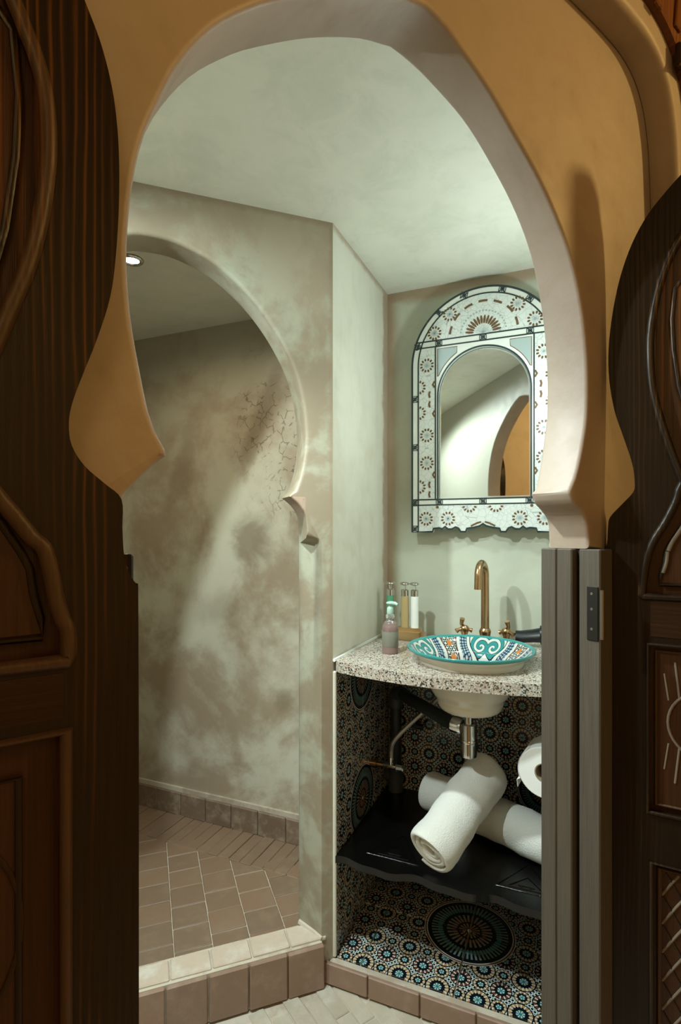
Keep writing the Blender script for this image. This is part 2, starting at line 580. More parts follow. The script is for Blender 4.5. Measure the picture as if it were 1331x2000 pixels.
def mesh(name, verts, faces, fix=True):
    me = bpy.data.meshes.new(name)
    me.from_pydata([tuple(v) for v in verts], [], faces)
    if fix:
        bm = bmesh.new()
        bm.from_mesh(me)
        bmesh.ops.remove_doubles(bm, verts=bm.verts, dist=1e-6)
        bmesh.ops.recalc_face_normals(bm, faces=bm.faces)
        bm.to_mesh(me)
        bm.free()
    return me


def obj(name, vf, mat, parent=None, M=None, angle=35):
    return link(name, mesh(name, *vf), mat, parent, M, angle)


def join(*parts):
    V, F = [], []
    for v, f in parts:
        k = len(V)
        V += list(v)
        F += [tuple(i + k for i in q) for q in f]
    return V, F


def thing(name, M, label, cat, group=None, kind=None):
    o = bpy.data.objects.new(name, None)
    o.empty_display_size = 0.05
    C.objects.link(o)
    o.matrix_world = M
    return tag(o, label, cat, group, kind)


def tag(o, label=None, cat=None, group=None, kind=None):
    if label: o['label'] = label
    if cat: o['category'] = cat
    if group: o['group'] = group
    if kind: o['kind'] = kind
    return o


def T(x, y, z, rz=0.0, rx=0.0, ry=0.0):
    return Matrix.Translation((x, y, z)) @ Matrix.Rotation(rz, 4, 'Z') @ Matrix.Rotation(ry, 4, 'Y') @ Matrix.Rotation(rx, 4, 'X')


def box(x0, x1, y0, y1, z0, z1, b=0.0):
    """box, with chamfered edges when b > 0"""
    if b <= 0:
        v = [(x, y, z) for x in (x0, x1) for y in (y0, y1) for z in (z0, z1)]
        return v, [(0, 1, 3, 2), (4, 6, 7, 5), (0, 4, 5, 1), (2, 3, 7, 6), (0, 2, 6, 4), (1, 5, 7, 3)]
    bm = bmesh.new()
    v, f = box(x0, x1, y0, y1, z0, z1)
    vs = [bm.verts.new(p) for p in v]
    for q in f:
        bm.faces.new([vs[i] for i in q])
    bmesh.ops.bevel(bm, geom=bm.edges[:], offset=b, segments=1 if b < 0.004 else 2, affect='EDGES')
    bm.verts.index_update()
    out = [tuple(p.co) for p in bm.verts], [tuple(p.index for p in q.verts) for q in bm.faces]
    bm.free()
    return out


def ccw(p):
    a = sum(p[i - 1][0] * p[i][1] - p[i][0] * p[i - 1][1] for i in range(len(p)))
    return list(p) if a > 0 else list(p)[::-1]


def prism(outer, y0, y1, holes=(), plane='xz'):
    """extrude a 2D outline with holes between y0 and y1 (plane xz) or z (plane xy)"""
    loops = [list(outer)] + [list(h) for h in holes]
    flat = [p for l in loops for p in l]
    tri = tessellate_polygon([[Vector((p[0], p[1], 0)) for p in l] for l in loops])
    at = (lambda p, d: (p[0], d, p[1])) if plane == 'xz' else (lambda p, d: (p[0], p[1], d))
    n = len(flat)
    V = [at(p, y0) for p in flat] + [at(p, y1) for p in flat]
    F = [tuple(t) for t in tri] + [tuple(i + n for i in reversed(t)) for t in tri]
    k = 0
    for l in loops:
        m = len(l)
        F += [(k + i, k + (i + 1) % m, n + k + (i + 1) % m, n + k + i) for i in range(m)]
        k += m
    return V, F


def smooth_path(pts, sub=6, closed=False):
    out = []
    n = len(pts)
    rng = range(n if closed else n - 1)
    for i in rng:
        g = (lambda k: pts[k % n]) if closed else (lambda k: pts[min(max(k, 0), n - 1)])
        p0, p1, p2, p3 = g(i - 1), g(i), g(i + 1), g(i + 2)
        for s in range(sub):
            t = s / sub
            out.append(tuple(0.5 * (2 * b + (c - a) * t + (2 * a - 5 * b + 4 * c - d) * t * t + (3 * b - a - 3 * c + d) * t ** 3)
                             for a, b, c, d in zip(p0, p1, p2, p3)))
    if not closed:
        out.append(tuple(pts[-1]))
    return out


def resample(pts, n):
    L = [0.0]
    for a, b in zip(pts, pts[1:]):
        L.append(L[-1] + math.dist(a, b))
    out, j = [], 0
    for i in range(n):
        s = L[-1] * i / (n - 1)
        while j < len(L) - 2 and L[j + 1] < s:
            j += 1
        t = (s - L[j]) / max(1e-9, L[j + 1] - L[j])
        out.append(tuple(a + (b - a) * t for a, b in zip(pts[j], pts[j + 1])))
    return out


def normals2(P):
    """left hand normals of an open 2D path"""
    N = []
    for i in range(len(P)):
        a, b = P[max(0, i - 1)], P[min(len(P) - 1, i + 1)]
        d = Vector((b[0] - a[0], b[1] - a[1]))
        d.normalize()
        N.append((-d.y, d.x))
    return N


def arch_wall(P0, P1, x0, x1, z1, y0, y1, r0=0.01, r1=0.01, cham=None, seg=4):
    """wall slab between y0 and y1 with an opening that runs from the floor up and over: P0 at y0, P1 at y1 (same length,
    left foot first).  Opening edges are rounded by r0 / r1, or by cham(i) -> (in plane, in depth) at y0."""
    N0, N1 = normals2(P0), normals2(P1)
    n = len(P0)
    rows = []
    off0, off1 = [], []
    for j in range(seg + 1):
        f = j / seg * PI / 2
        row = []
        for i in range(n):
            rx, ry, fl = cham(i, P0[i]) if cham else (r0, r0, False)
            a, b = (1 - math.sin(f), 1 - math.cos(f)) if not fl else (1 - j / seg, j / seg)
            nx, nz = N0[i] if 0 < i < n - 1 else ((-1, 0) if i == 0 else (1, 0))
            row.append((P0[i][0] + nx * rx * a, y0 + ry * b, P0[i][1] + nz * rx * a))
        rows.append(row)
    for j in range(seg + 1):
        f = j / seg * PI / 2
        row = []
        for i in range(n):
            nx, nz = N1[i] if 0 < i < n - 1 else ((-1, 0) if i == 0 else (1, 0))
            a, b = 1 - math.cos(f), math.sin(f)
            row.append((P1[i][0] + nx * r1 * a, y1 - r1 * (1 - b), P1[i][1] + nz * r1 * a))
        rows.append(row)
    V = [p for r in rows for p in r]
    F = []
    for j in range(len(rows) - 1):
        for i in range(n - 1):
            F.append((j * n + i, j * n + i + 1, (j + 1) * n + i + 1, (j + 1) * n + i))
    for row, y in ((rows[0], y0), (rows[-1], y1)):
        loop = [(x0, row[0][2])] + [(p[0], p[2]) for p in row] + [(x1, row[-1][2]), (x1, z1), (x0, z1)]
        tri = tessellate_polygon([[Vector((p[0], p[1], 0)) for p in loop]])
        k = len(V)
        V += [(p[0], y, p[1]) for p in loop]
        F += [tuple(i + k for i in t) for t in tri]
    k = len(V)
    z0 = P0[0][1]
    V += [(x0, y0, z0), (x0, y1, z0), (x0, y1, z1), (x0, y0, z1), (x1, y0, z0), (x1, y1, z0), (x1, y1, z1), (x1, y0, z1)]
    F += [(k, k + 1, k + 2, k + 3), (k + 4, k + 5, k + 6, k + 7), (k + 3, k + 2, k + 6, k + 7)]
    return V, F


def lathe(prof, n=32, cap=True):
    V, F = [], []
    for r, z in prof:
        for i in range(n):
            a = 2 * PI * i / n
            V.append((r * math.cos(a), r * math.sin(a), z))
    for j in range(len(prof) - 1):
        for i in range(n):
            k = (i + 1) % n
            F.append((j * n + i, j * n + k, (j + 1) * n + k, (j + 1) * n + i))
    if cap:
        if prof[0][0] > 1e-5: F.append(tuple(range(n))[::-1])
        if prof[-1][0] > 1e-5: F.append(tuple((len(prof) - 1) * n + i for i in range(n)))
    return V, F


def tube(path, rad, n=12, cap=True, flat=1.0):
    P = [Vector(p) for p in path]
    R = rad if isinstance(rad, (list, tuple)) else [rad] * len(P)
    V, F = [], []
    up = None
    for i, p in enumerate(P):
        d = (P[min(i + 1, len(P) - 1)] - P[max(i - 1, 0)]).normalized()
        if up is None:
            up = d.orthogonal().normalized()
        up = (up - d * up.dot(d)).normalized()
        s = d.cross(up)
        for k in range(n):
            a = 2 * PI * k / n
            V.append(p + up * (R[i] * math.cos(a)) + s * (R[i] * math.sin(a) * flat))
    for i in range(len(P) - 1):
        for k in range(n):
            F.append((i * n + k, i * n + (k + 1) % n, (i + 1) * n + (k + 1) % n, (i + 1) * n + k))
    if cap:
        F += [tuple(range(n))[::-1], tuple((len(P) - 1) * n + k for k in range(n))]
    return V, F


def ribbon(path, width, y0, y1, closed=False):
    """strip of a given width that follows a 2D path in the xz plane, from y0 to y1"""
    n = len(path)
    V, F = [], []
    for i, p in enumerate(path):
        a = path[(i - 1) % n] if closed else path[max(i - 1, 0)]
        b = path[(i + 1) % n] if closed else path[min(i + 1, n - 1)]
        d = Vector((b[0] - a[0], b[1] - a[1])).normalized()
        nx, nz = -d.y * width / 2, d.x * width / 2
        V += [(p[0] + nx, y0, p[1] + nz), (p[0] - nx, y0, p[1] - nz), (p[0] - nx, y1, p[1] - nz), (p[0] + nx, y1, p[1] + nz)]
    m = n if closed else n - 1
    for i in range(m):
        a, b = i * 4, ((i + 1) % n) * 4
        for k in range(4):
            F.append((a + k, a + (k + 1) % 4, b + (k + 1) % 4, b + k))
    if not closed:
        F += [(0, 1, 2, 3), ((n - 1) * 4 + 3, (n - 1) * 4 + 2, (n - 1) * 4 + 1, (n - 1) * 4)]
    return V, F


def bead(path, r, y, F_=1, n=8, squash=0.8, closed=False):
    """half round moulding along a 2D path in the xz plane, bulging towards F_*y"""
    V, F = [], []
    m = len(path)
    for i, p in enumerate(path):
        a = path[(i - 1) % m] if closed else path[max(i - 1, 0)]
        b = path[(i + 1) % m] if closed else path[min(i + 1, m - 1)]
        d = Vector((b[0] - a[0], b[1] - a[1])).normalized()
        for k in range(n):
            t = PI * k / (n - 1)
            V.append((p[0] - d.y * r * math.cos(t), y + F_ * r * squash * math.sin(t), p[1] + d.x * r * math.cos(t)))
    mm = m if closed else m - 1
    for i in range(mm):
        a, b = i * n, ((i + 1) % m) * n
        for k in range(n):
            F.append((a + k, a + (k + 1) % n, b + (k + 1) % n, b + k))
    if not closed:
        F += [tuple(range(n)), tuple((m - 1) * n + k for k in range(n))[::-1]]
    return V, F


def uv_tile(name, x0, x1, y0, y1, plane, base, th, mat, parent, b=0.0012):
    """flat printed tile: its UVs are metres on the surface it covers; plane maps (a, b, height) to local coordinates"""
    V = [(x0, y0, 0), (x1, y0, 0), (x1, y1, 0), (x0, y1, 0), (x0, y0, th - b), (x1, y0, th - b), (x1, y1, th - b), (x0, y1, th - b),
         (x0 + b, y0 + b, th), (x1 - b, y0 + b, th), (x1 - b, y1 - b, th), (x0 + b, y1 - b, th)]
    F = [(3, 2, 1, 0), (8, 9, 10, 11)]
    for k in (0, 4):
        F += [(k + i, k + (i + 1) % 4, k + 4 + (i + 1) % 4, k + 4 + i) for i in range(4)]
    me = bpy.data.meshes.new(name)
    me.from_pydata([plane(v[0], v[1], base + v[2]) for v in V], [], F)
    ul = me.uv_layers.new(name='UVMap')
    for p in me.polygons:
        for li in p.loop_indices:
            v = V[me.loops[li].vertex_index]
            ul.data[li].uv = (v[0], v[1])
    bm = bmesh.new()
    bm.from_mesh(me)
    bmesh.ops.recalc_face_normals(bm, faces=bm.faces)
    bm.to_mesh(me)
    bm.free()
    return link(name, me, mat, parent, None, 20, False)


def circle(cx, cz, rx, rz=None, n=32, a0=0.0, a1=2 * PI):
    rz = rx if rz is None else rz
    full = abs(a1 - a0 - 2 * PI) < 1e-6
    k = n if full else n - 1
    return [(cx + rx * math.cos(a0 + (a1 - a0) * i / k), cz + rz * math.sin(a0 + (a1 - a0) * i / k)) for i in range(n)]


# ------------------------------------------------------------------ room shell
def up(p): return [(x, z + H) for x, z in p]


floor_o = obj('floor', box(-4.0, 4.2, -4.0, 3.2, -0.06, -0.004), M_grout)
tag(floor_o, 'pale bathroom floor of narrow slanting rectangular tiles', 'floor', kind='structure')
ceil_o = obj('ceiling', prism([(-2.2, 0.081), (2.39, 0.081), (2.39, 2.9), (-3.4, 2.9)], CEIL, CEIL + 0.08, plane='xy'), M_ceil, M=FD)
tag(ceil_o, 'smooth pale mint bathroom ceiling seen through the arch', 'ceiling', kind='structure')

# doorway wall with a pointed horseshoe opening, seen from the room outside
tipR = [(0.338, 0.0702), (0.347, 0.053), (0.365, 0.041), (0.381, 0.028), (0.390, 0.0091), (0.3932, -0.029)]
headR_f = [(0.0, 0.7115), (0.03, 0.7060), (0.0647, 0.6905), (0.1196, 0.664), (0.1792, 0.6244), (0.2578, 0.5667), (0.3302, 0.4865), (0.369, 0.4003), (0.3873, 0.3076), (0.3883, 0.2171), (0.377, 0.1617), (0.358, 0.1066), (0.340, 0.078)]
headR_b = [(0.0, 0.7130), (0.03, 0.7109), (0.072, 0.7028), (0.1525, 0.6759), (0.2157, 0.6354), (0.2843, 0.5765), (0.3359, 0.5061), (0.3669, 0.4199), (0.3838, 0.3278), (0.3861, 0.2318), (0.378, 0.1827), (0.3669, 0.1338), (0.3528, 0.0828)]
headL = [(0.352, 0.082), (0.3654, 0.1084), (0.3759, 0.1558), (0.3839, 0.2027), (0.3876, 0.2499), (0.3866, 0.2886), (0.382, 0.3336), (0.3736, 0.3759), (0.3591, 0.4167), (0.3391, 0.4645), (0.3018, 0.5221), (0.2554, 0.5693), (0.2176, 0.5995), (0.1418, 0.6508), (0.0571, 0.6950), (0.0, 0.7120)]
tipL = [(0.3507, 0.0751), (0.364, 0.0641), (0.3806, 0.046), (0.3925, 0.029), (0.3932, -0.012), (0.3932, -0.029)]


def door_path(headR):
    foot = [(-0.436, -H), (-0.436, -0.029)]
    L = [(-x, z) for x, z in smooth_path(tipL, 3)[::-1]]
    HL = [(-x, z) for x, z in resample(smooth_path(headL, 6), 44)]
    HR = resample(smooth_path(headR, 6), 44)
    R = smooth_path(tipR, 3)
    return up(foot + L + HL[:-1] + HR + R + [(0.436, -0.029), (0.436, -H)])


wd = obj('wall_door', arch_wall(door_path(headR_f), door_path(headR_b), -2.2, 2.4, 2.9, 0.0, 0.08, 0.007, 0.006), M_door, M=FD, angle=50)
tag(wd, 'tan plaster wall with a pointed horseshoe doorway', 'wall', kind='structure')
# shallow recess: thicker wall around the doorway
A_out = [(0.572, -H), (0.571, 0.2), (0.569, 0.52), (0.565, 0.6007), (0.559, 0.6886), (0.5511, 0.7452), (0.533, 0.801), (0.5017, 0.8407), (0.4539, 0.8646), (0.3932, 0.8731), (0.3152, 0.8747), (0.2441, 0.8749), (0.0, 0.878)]
A_R = smooth_path([(x + 0.052 * min(1, x / 0.45), z + 0.034) for x, z in A_out[::-1][:-1]], 5) + [(0.624, -H)]
A_L = [(-x * 1.55, z) for x, z in A_R[::-1]]
recess = up(A_L[:-1] + A_R)
wf = obj('wall_front', arch_wall(recess, recess, -2.2, 2.4, 2.9, -0.052, -0.0005, 0.012, 0.002), M_door, M=FD, angle=50)
tag(wf, 'tan plaster wall curving round the door recess', 'wall', kind='structure')
# bedroom around the camera
for n_, b_ in (('wall_rear', (-2.3, 2.5, -3.1, -3.0, 0, 2.9)), ('wall_left', (-2.3, -2.2, -3.0, 2.6, 0, 2.9)), ('wall_right', (2.4, 2.5, -3.0, 0.08, 0, 2.9))):
    tag(obj(n_, box(*b_), M_bed, M=FD), {'wall_rear': 'bedroom wall behind the viewer', 'wall_left': 'end wall on the left of the bathroom', 'wall_right': 'bedroom wall on the right'}[n_], 'wall', kind='structure')
tag(obj('ceiling', box(-2.3, 2.5, -3.1, -0.0, 2.9, 2.96), M_ceilwood, M=FD), 'dark timber bedroom ceiling', 'ceiling', kind='structure')

# shower front wall, diagonal, with a horseshoe arch over a kerb
sR = [(0.4838, 0.7563), (0.4464, 0.7541), (0.3956, 0.7409), (0.3301, 0.7121), (0.2487, 0.6499), (0.1785, 0.5693), (0.1206, 0.4701), (0.091, 0.3729), (0.0806, 0.2731), (0.089, 0.1864), (0.1092, 0.1213), (0.124, 0.1060)]
sT = [(0.1275, 0.1000), (0.117, 0.0925), (0.1005, 0.0787), (0.087, 0.060), (0.0800, 0.0431), (0.0761, 0.004)]
half = resample(smooth_path(sR, 6), 50) + smooth_path(sT, 3) + [(0.0755, -0.006), (0.0755, -0.016), (0.0755, -0.03), (0.0755, -0.5), (0.0755, -H)]
right = [(-t, z) for t, z in half]
left = [(-(0.968 - t), z) for t, z in half[::-1]]
sp = up(left[:-1] + right)


def cham(i, p):
    if p[1] < H - 0.028: return 0.042, 0.075, True
    if p[1] < H - 0.014: return 0.034, 0.014, True
    if p[1] > H + 0.11: return 0.012, 0.010, False
    return 0.005, 0.005, False


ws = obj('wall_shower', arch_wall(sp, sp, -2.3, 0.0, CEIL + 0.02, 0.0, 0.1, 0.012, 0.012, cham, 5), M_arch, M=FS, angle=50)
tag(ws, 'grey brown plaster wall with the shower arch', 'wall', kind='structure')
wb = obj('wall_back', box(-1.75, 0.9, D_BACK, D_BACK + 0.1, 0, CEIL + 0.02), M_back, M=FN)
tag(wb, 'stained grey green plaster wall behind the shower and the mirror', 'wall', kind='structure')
wp = obj('wall_partition', prism([(0, 0), (0, D_BACK), (-0.1, D_BACK), (-0.1, 0.115), (-0.0675, 0.0725)], 0, CEIL + 0.02, plane='xy'), M_side, M=FN)
tag(wp, 'pale side wall between shower and vanity niche', 'wall', kind='structure')
wr = obj('wall_niche', prism([(0.66, D_BACK), (0.66, -0.195), (0.9, 0.1), (0.9, D_BACK)], 0, CEIL + 0.02, plane='xy'), M_side, M=FN)
tag(wr, 'right hand wall of the vanity niche, mostly behind the door post', 'wall', kind='structure')
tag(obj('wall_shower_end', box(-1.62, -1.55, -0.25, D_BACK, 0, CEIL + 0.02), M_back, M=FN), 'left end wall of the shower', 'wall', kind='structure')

# ------------------------------------------------------------------ floor tiles and kerbs
def tile_grid(parent, F, nx, ny, wx, wy, x0, y0, z, th, mat, gap=0.003, keep=None, stagger=0.0, name='tile', b=0.0022, jit=0.0012):
    me = mesh(name, *box(-wx / 2 + gap / 2, wx / 2 - gap / 2, -wy / 2 + gap / 2, wy / 2 - gap / 2, 0, th, b))
    me.materials.append(mat)
    base = parent.matrix_world.inverted() @ F
    for i in range(nx):
        for j in range(ny):
            x, y = x0 + (i + 0.5) * wx, y0 + (j + 0.5 + (stagger if i % 2 else 0)) * wy
            if keep and not keep(x, y):
                continue
            o = bpy.data.objects.new(name, me)
            C.objects.link(o)
            o.parent = parent
            o.matrix_local = base @ T(x, y, z + random.uniform(-jit, jit) - th, random.uniform(-0.006, 0.006), random.uniform(-.006, .006), random.uniform(-.006, .006))


def in_frame(F, x, y, G_):
    p = G_.inverted() @ F @ Vector((x, y, 0))
    return p.x, p.y


def keep_main(F):
    def k(x, y):
        s = in_frame(F, x, y, FS)
        n = in_frame(F, x, y, FN)
        d = in_frame(F, x, y, FD)
        return s[1] < -0.035 and (n[1] < -0.03 or n[0] < 0.02) and d[1] > 0.10 and -0.55 < s[0] < 0.4 and (s[0] < 0.05 or n[1] < -0.03)
    return k


FT = frame((0.0, 1.4), (0.834, 0.551))
tile_grid(floor_o, FT, 22, 8, 0.047, 0.142, -0.52, -0.6, 0.0, 0.014, M_tile_fl, 0.003, keep_main(FT), 0.35)
# shower floor
SH = H - 1.24
fs = obj('floor', prism([(-1.4, 0.09), (0.0, 0.09), (0.25, 0.62), (0.25, 0.9), (-1.4, 1.4)], 0.0, SH - 0.003, plane='xy'), M_grout, M=FS)
tag(fs, 'brown tiled shower floor below the arch', 'floor', kind='structure')


def keep_sh(F):
    def k(x, y):
        n = in_frame(F, x, y, FN)
        s = in_frame(F, x, y, FS)
        return s[1] > 0.10 and n[1] < 0.35 and -1.40 < s[0] < 0.12 and n[0] > -1.52 and n[0] < -0.03
    return k


FSH = FS @ T(-0.02, 0.105, 0)
tile_grid(fs, FSH, 15, 9, 0.111, 0.1, -1.514, -0.0, SH, 0.016, M_tile_sh, 0.0028, keep_sh(FSH), 0.4)
tile_grid(fs, FN, 29, 1, 0.05, 0.2, -1.52, 0.303, SH + 0.0025, 0.016, M_tile_sh, 0.0022, None, 0, 'strip_tile')
# baseboard along the shower back wall: tiles, then a pale ledge above
bb = obj('baseboard_back', box(-1.5, -0.1, D_BACK - 0.011, D_BACK, SH, SH + 0.117), M_grout, M=FN)
tag(bb, 'row of brown tiles along the foot of the shower back wall', 'baseboard', kind='structure')
me = mesh('tile', *box(-0.064, 0.064, 0, 0.014, 0, 0.098, 0.003))
me.materials.append(M_tile_bs)
for i in range(10):
    o = bpy.data.objects.new('tile', me)
    C.objects.link(o)
    o.parent = bb
    o.location = (-1.40 + i * 0.1305, D_BACK - 0.0215 + random.uniform(-.001, .001), SH + 0.001)
# shower kerb
KT = 0.132
kb = obj('trim_1', box(-1.0, -0.036, -0.012, 0.075, 0.0, KT - 0.006), M_grout, M=FS)
tag(kb, 'raised tiled kerb at the shower opening', 'kerb', kind='structure')
mf = mesh('tile', *box(-0.0515, 0.0515, 0, 0.014, 0, 0.122, 0.003))
mf.materials.append(M_tile_kb)
mt = mesh('tile', *box(-0.0515, 0.0515, -0.034, 0.034, 0, 0.012, 0.003))
mt.materials.append(M_tile_kt)
for i in range(9):
    for me_, y, z in ((mf, -0.022, 0.002), (mt, 0.031, KT - 0.011)):
        o = bpy.data.objects.new('tile', me_)
        C.objects.link(o)
        o.parent = kb
        o.location = (-0.083 - i * 0.1065 + (0 if me_ is mf else 0.012), y + random.uniform(-.0012, .0012), z + random.uniform(-.001, .001))
        o.rotation_euler = (random.uniform(-.01, .01), random.uniform(-.008, .008), random.uniform(-.01, .01))
# mortar fillet at the foot of the jamb
obj('mortar_fillet', tube([FS.inverted() @ (FS @ Vector(p)) for p in ((-0.034, -0.004, KT - 0.002), (-0.05, 0.03, KT), (-0.075, 0.078, KT + 0.001))], [0.006, 0.008, 0.010], 8), M_grout, kb)
# vanity kerb and niche floor
NF = 0.065
vk = obj('trim_2', box(-0.004, 0.66, -0.012, 0.006, 0, NF - 0.003), M_grout, M=FN)
tag(vk, 'low tiled kerb in front of the vanity niche', 'kerb', kind='structure')
mv = mesh('tile', *box(-0.0715, 0.0715, 0, 0.012, 0, NF - 0.006, 0.0025))
mv.materials.append(M_tile_kb)
for i in range(5):
    o = bpy.data.objects.new('tile', mv)
    C.objects.link(o)
    o.parent = vk
    o.location = (0.04 + i * 0.1465, -0.022, 0.003)
nf = obj('floor', box(0.0, 0.66, 0.006, D_BACK, 0, NF - 0.006), M_grouttile, M=FN)
tag(nf, 'niche floor of printed mosaic tiles under the shelf', 'floor', kind='structure')
xs = [0.004, 0.082, 0.343, 0.604, 0.657]
ys = [0.006, 0.25, 0.499]
for a0, a1 in zip(xs, xs[1:]):
    for b0, b1 in zip(ys, ys[1:]):
        uv_tile('tile', a0 + .0017, a1 - .0017, b0 + .0017, b1 - .0017, lambda a, b, h: (a, b, h), NF - 0.006, 0.006, M_zfloor, nf)
CT = 0.914
zs = [NF + .001, 0.34, 0.59, 0.84, CT - 0.032]
for b0, b1 in zip(zs, zs[1:]):
    for a0, a1 in zip([0.0125, 0.2255, 0.475, 0.499], [0.2255, 0.475, 0.499]):
        uv_tile('tile', a0 + .001, a1 - .001, b0 + .001, b1 - .001, lambda a, b, h: (h, a, b), 0.0003, 0.006, M_zleft, wp)
    for a0, a1 in zip([0.008, 0.0886, 0.3386, 0.5886, 0.658], [0.0886, 0.3386, 0.5886, 0.658]):
        uv_tile('tile', a0 + .001, a1 - .001, b0 + .001, b1 - .001, lambda a, b, h: (a, D_BACK - h, b), 0.0003, 0.005, M_zback, wb)
    for a0, a1 in zip([0.0, 0.25], [0.25, 0.495]):
        uv_tile('tile', a0 + .001, a1 - .001, b0 + .001, b1 - .001, lambda a, b, h: (0.66 - h, a, b), 0.0003, 0.005, M_zleft, wr)

obj('plaster_lip', box(-0.004, 0.0085, 0.0005, 0.012, NF, CT - 0.031, 0.003), M_side, wp)

# ------------------------------------------------------------------ countertop, shelf
front = [(s, -0.058 * math.sin(PI * min(1, s / 0.64)) ** 0.8) for s in [i * 0.66 / 30 for i in range(30)]] + [(0.658, 0.0)]
BX, BY = 0.3625, 0.147                                # basin centre in niche coordinates
hole = circle(BX, BY, 0.128, n=40)
outline = front + [(0.658, D_BACK - 0.006), (0.008, D_BACK - 0.006), (0.008, 0.004)]
top = prism(outline[1:], CT - 0.03, CT, [hole], 'xy')
ct = obj('countertop', top, M_granite, M=FN, angle=30)
tag(ct, 'speckled pink grey granite countertop with a bowed front edge', 'countertop')
obj('caulk_line', tube([(0.004, 0.0, CT + 0.001), (0.005, 0.25, CT + 0.002), (0.004, 0.495, CT + 0.001)], 0.005, 6), M_caulk, ct)
SZ = H - 0.924
wave = [(s, -0.004 + 0.009 * math.sin(s * 2 * PI / 0.21 + 0.4) + 0.004 * math.sin(s * 2 * PI / 0.105)) for s in [0.002 + i * 0.655 / 60 for i in range(61)]]
shelf = thing('shelf', FN @ T(0, 0, SZ), 'glossy black wooden shelf with a wavy front edge under the vanity', 'shelf')
obj('board', prism([(max(0.008, x), y) for x, y in wave] + [(0.653, D_BACK - 0.03), (0.008, D_BACK - 0.03)], -0.020, 0.0, plane='xy'), M_black, shelf, angle=30)
for cx in (0.16, 0.52):
    for k, (hw, hd) in enumerate(((0.075, 0.075), (0.045, 0.045), (0.02, 0.02))):
        pts = [(cx - hw, 0.05 + k * 0.012, 0.0003), (cx, 0.05 + hd * 1.7 - k * 0.012, 0.0003), (cx + hw, 0.05 + k * 0.012, 0.0003)]
        obj('carved_triangle', tube(pts + [pts[0]], 0.0016, 6), M_black, shelf)

# ------------------------------------------------------------------ wash basin
RZ = H - 0.325 - CT                                    # rim height above the counter
basin = thing('wash_basin', FN @ T(BX, BY, CT), 'round hand painted basin with a teal rim set into the granite top', 'basin')
Bp = [(0.172, RZ), (0.165, RZ - 0.006), (0.150, RZ - 0.022), (0.121, RZ - 0.047), (0.108, RZ - 0.085), (0.085, RZ - 0.125), (0.05, RZ - 0.15), (0.018, RZ - 0.158)]
obj('bowl', lathe(smooth_path(Bp, 4), 72, False), M_basin_in, basin)
obj('rim', lathe(smooth_path([(0.172, RZ), (0.1755, RZ + 0.0015), (0.1775, RZ - 0.001), (0.1765, RZ - 0.006), (0.171, RZ - 0.010)], 3), 72, False), M_basin_rim, basin)
obj('underside', lathe(smooth_path([(0.171, RZ - 0.010), (0.158, RZ - 0.018), (0.149, RZ - 0.026), (0.1455, 0.004), (0.1445, 0.0002)], 4) + [(0.126, 0.0002), (0.126, -0.031)] + smooth_path([(0.122, -0.05), (0.108, -0.085), (0.094, -0.104), (0.092, -0.115), (0.087, -0.128), (0.078, -0.136)], 4) + [(0.02, -0.137)], 64, False), M_basin_out, basin)
obj('drain_ring', lathe([(0.0, RZ - 0.156), (0.019, RZ - 0.156), (0.022, RZ - 0.158)], 24), M_chrome, basin)

# bottle trap (chrome) under the basin
DZ = CT - 0.1375
trap = thing('drain_trap', FN @ T(BX - 0.004, BY, DZ - 0.135), 'chrome bottle trap hanging under the basin', 'drain trap')
obj('tailpiece', lathe([(0.0125, 0.085), (0.0125, 0.1345), (0.02, 0.1346), (0.02, 0.135)], 24), M_chrome, trap)
obj('bottle', lathe(smooth_path([(0.019, 0.0), (0.0225, 0.003), (0.0235, 0.012), (0.0235, 0.085), (0.021, 0.094), (0.0126, 0.096)], 3), 32), M_chrome, trap)
obj('ring', lathe([(0.0245, 0.043), (0.0255, 0.045), (0.0255, 0.049), (0.0245, 0.051)], 32, False), M_chrome, trap)
obj('outlet_nut', tube([(-0.018, 0.006, 0.08), (-0.03, 0.010, 0.080), (-0.046, 0.016, 0.080)], [0.02, 0.024, 0.024], 20), M_chrome, trap)
# waste pipe
PX, PY = 0.05, 0.445
pz = DZ - 0.055
pipe = thing('waste_pipe', FN @ T(PX, PY, SZ + 0.001), 'dark grey plastic waste pipe with an elbow in the niche corner', 'pipe')
e = (BX - 0.0525 - PX, BY + 0.017 - PY, pz - SZ)
obj('pipe', tube([e, (0.03, -0.025, H - 0.574 - SZ + 0.004)], 0.0205, 20), M_pvc, pipe)
obj('elbow', tube(smooth_path([(0.036, -0.031, H - 0.574 - SZ + 0.006), (0.016, -0.014, H - 0.574 - SZ), (0.002, -0.001, H - 0.580 - SZ), (0, 0, H - 0.61 - SZ), (0, 0, H - 0.625 - SZ)], 4), 0.0245, 20), M_pvc2, pipe)
obj('pipe', tube([(0, 0, H - 0.61 - SZ), (0, 0, 0.03)], 0.0205, 20), M_pvc, pipe)
obj('collar', tube([(0, 0, 0.10), (0, 0, 0.0)], 0.026, 20), M_pvc2, pipe)
obj('wall_stub', tube([(0, 0, 0.05), (-0.036, 0.008, 0.05)], 0.022, 18), M_pvc2, pipe)

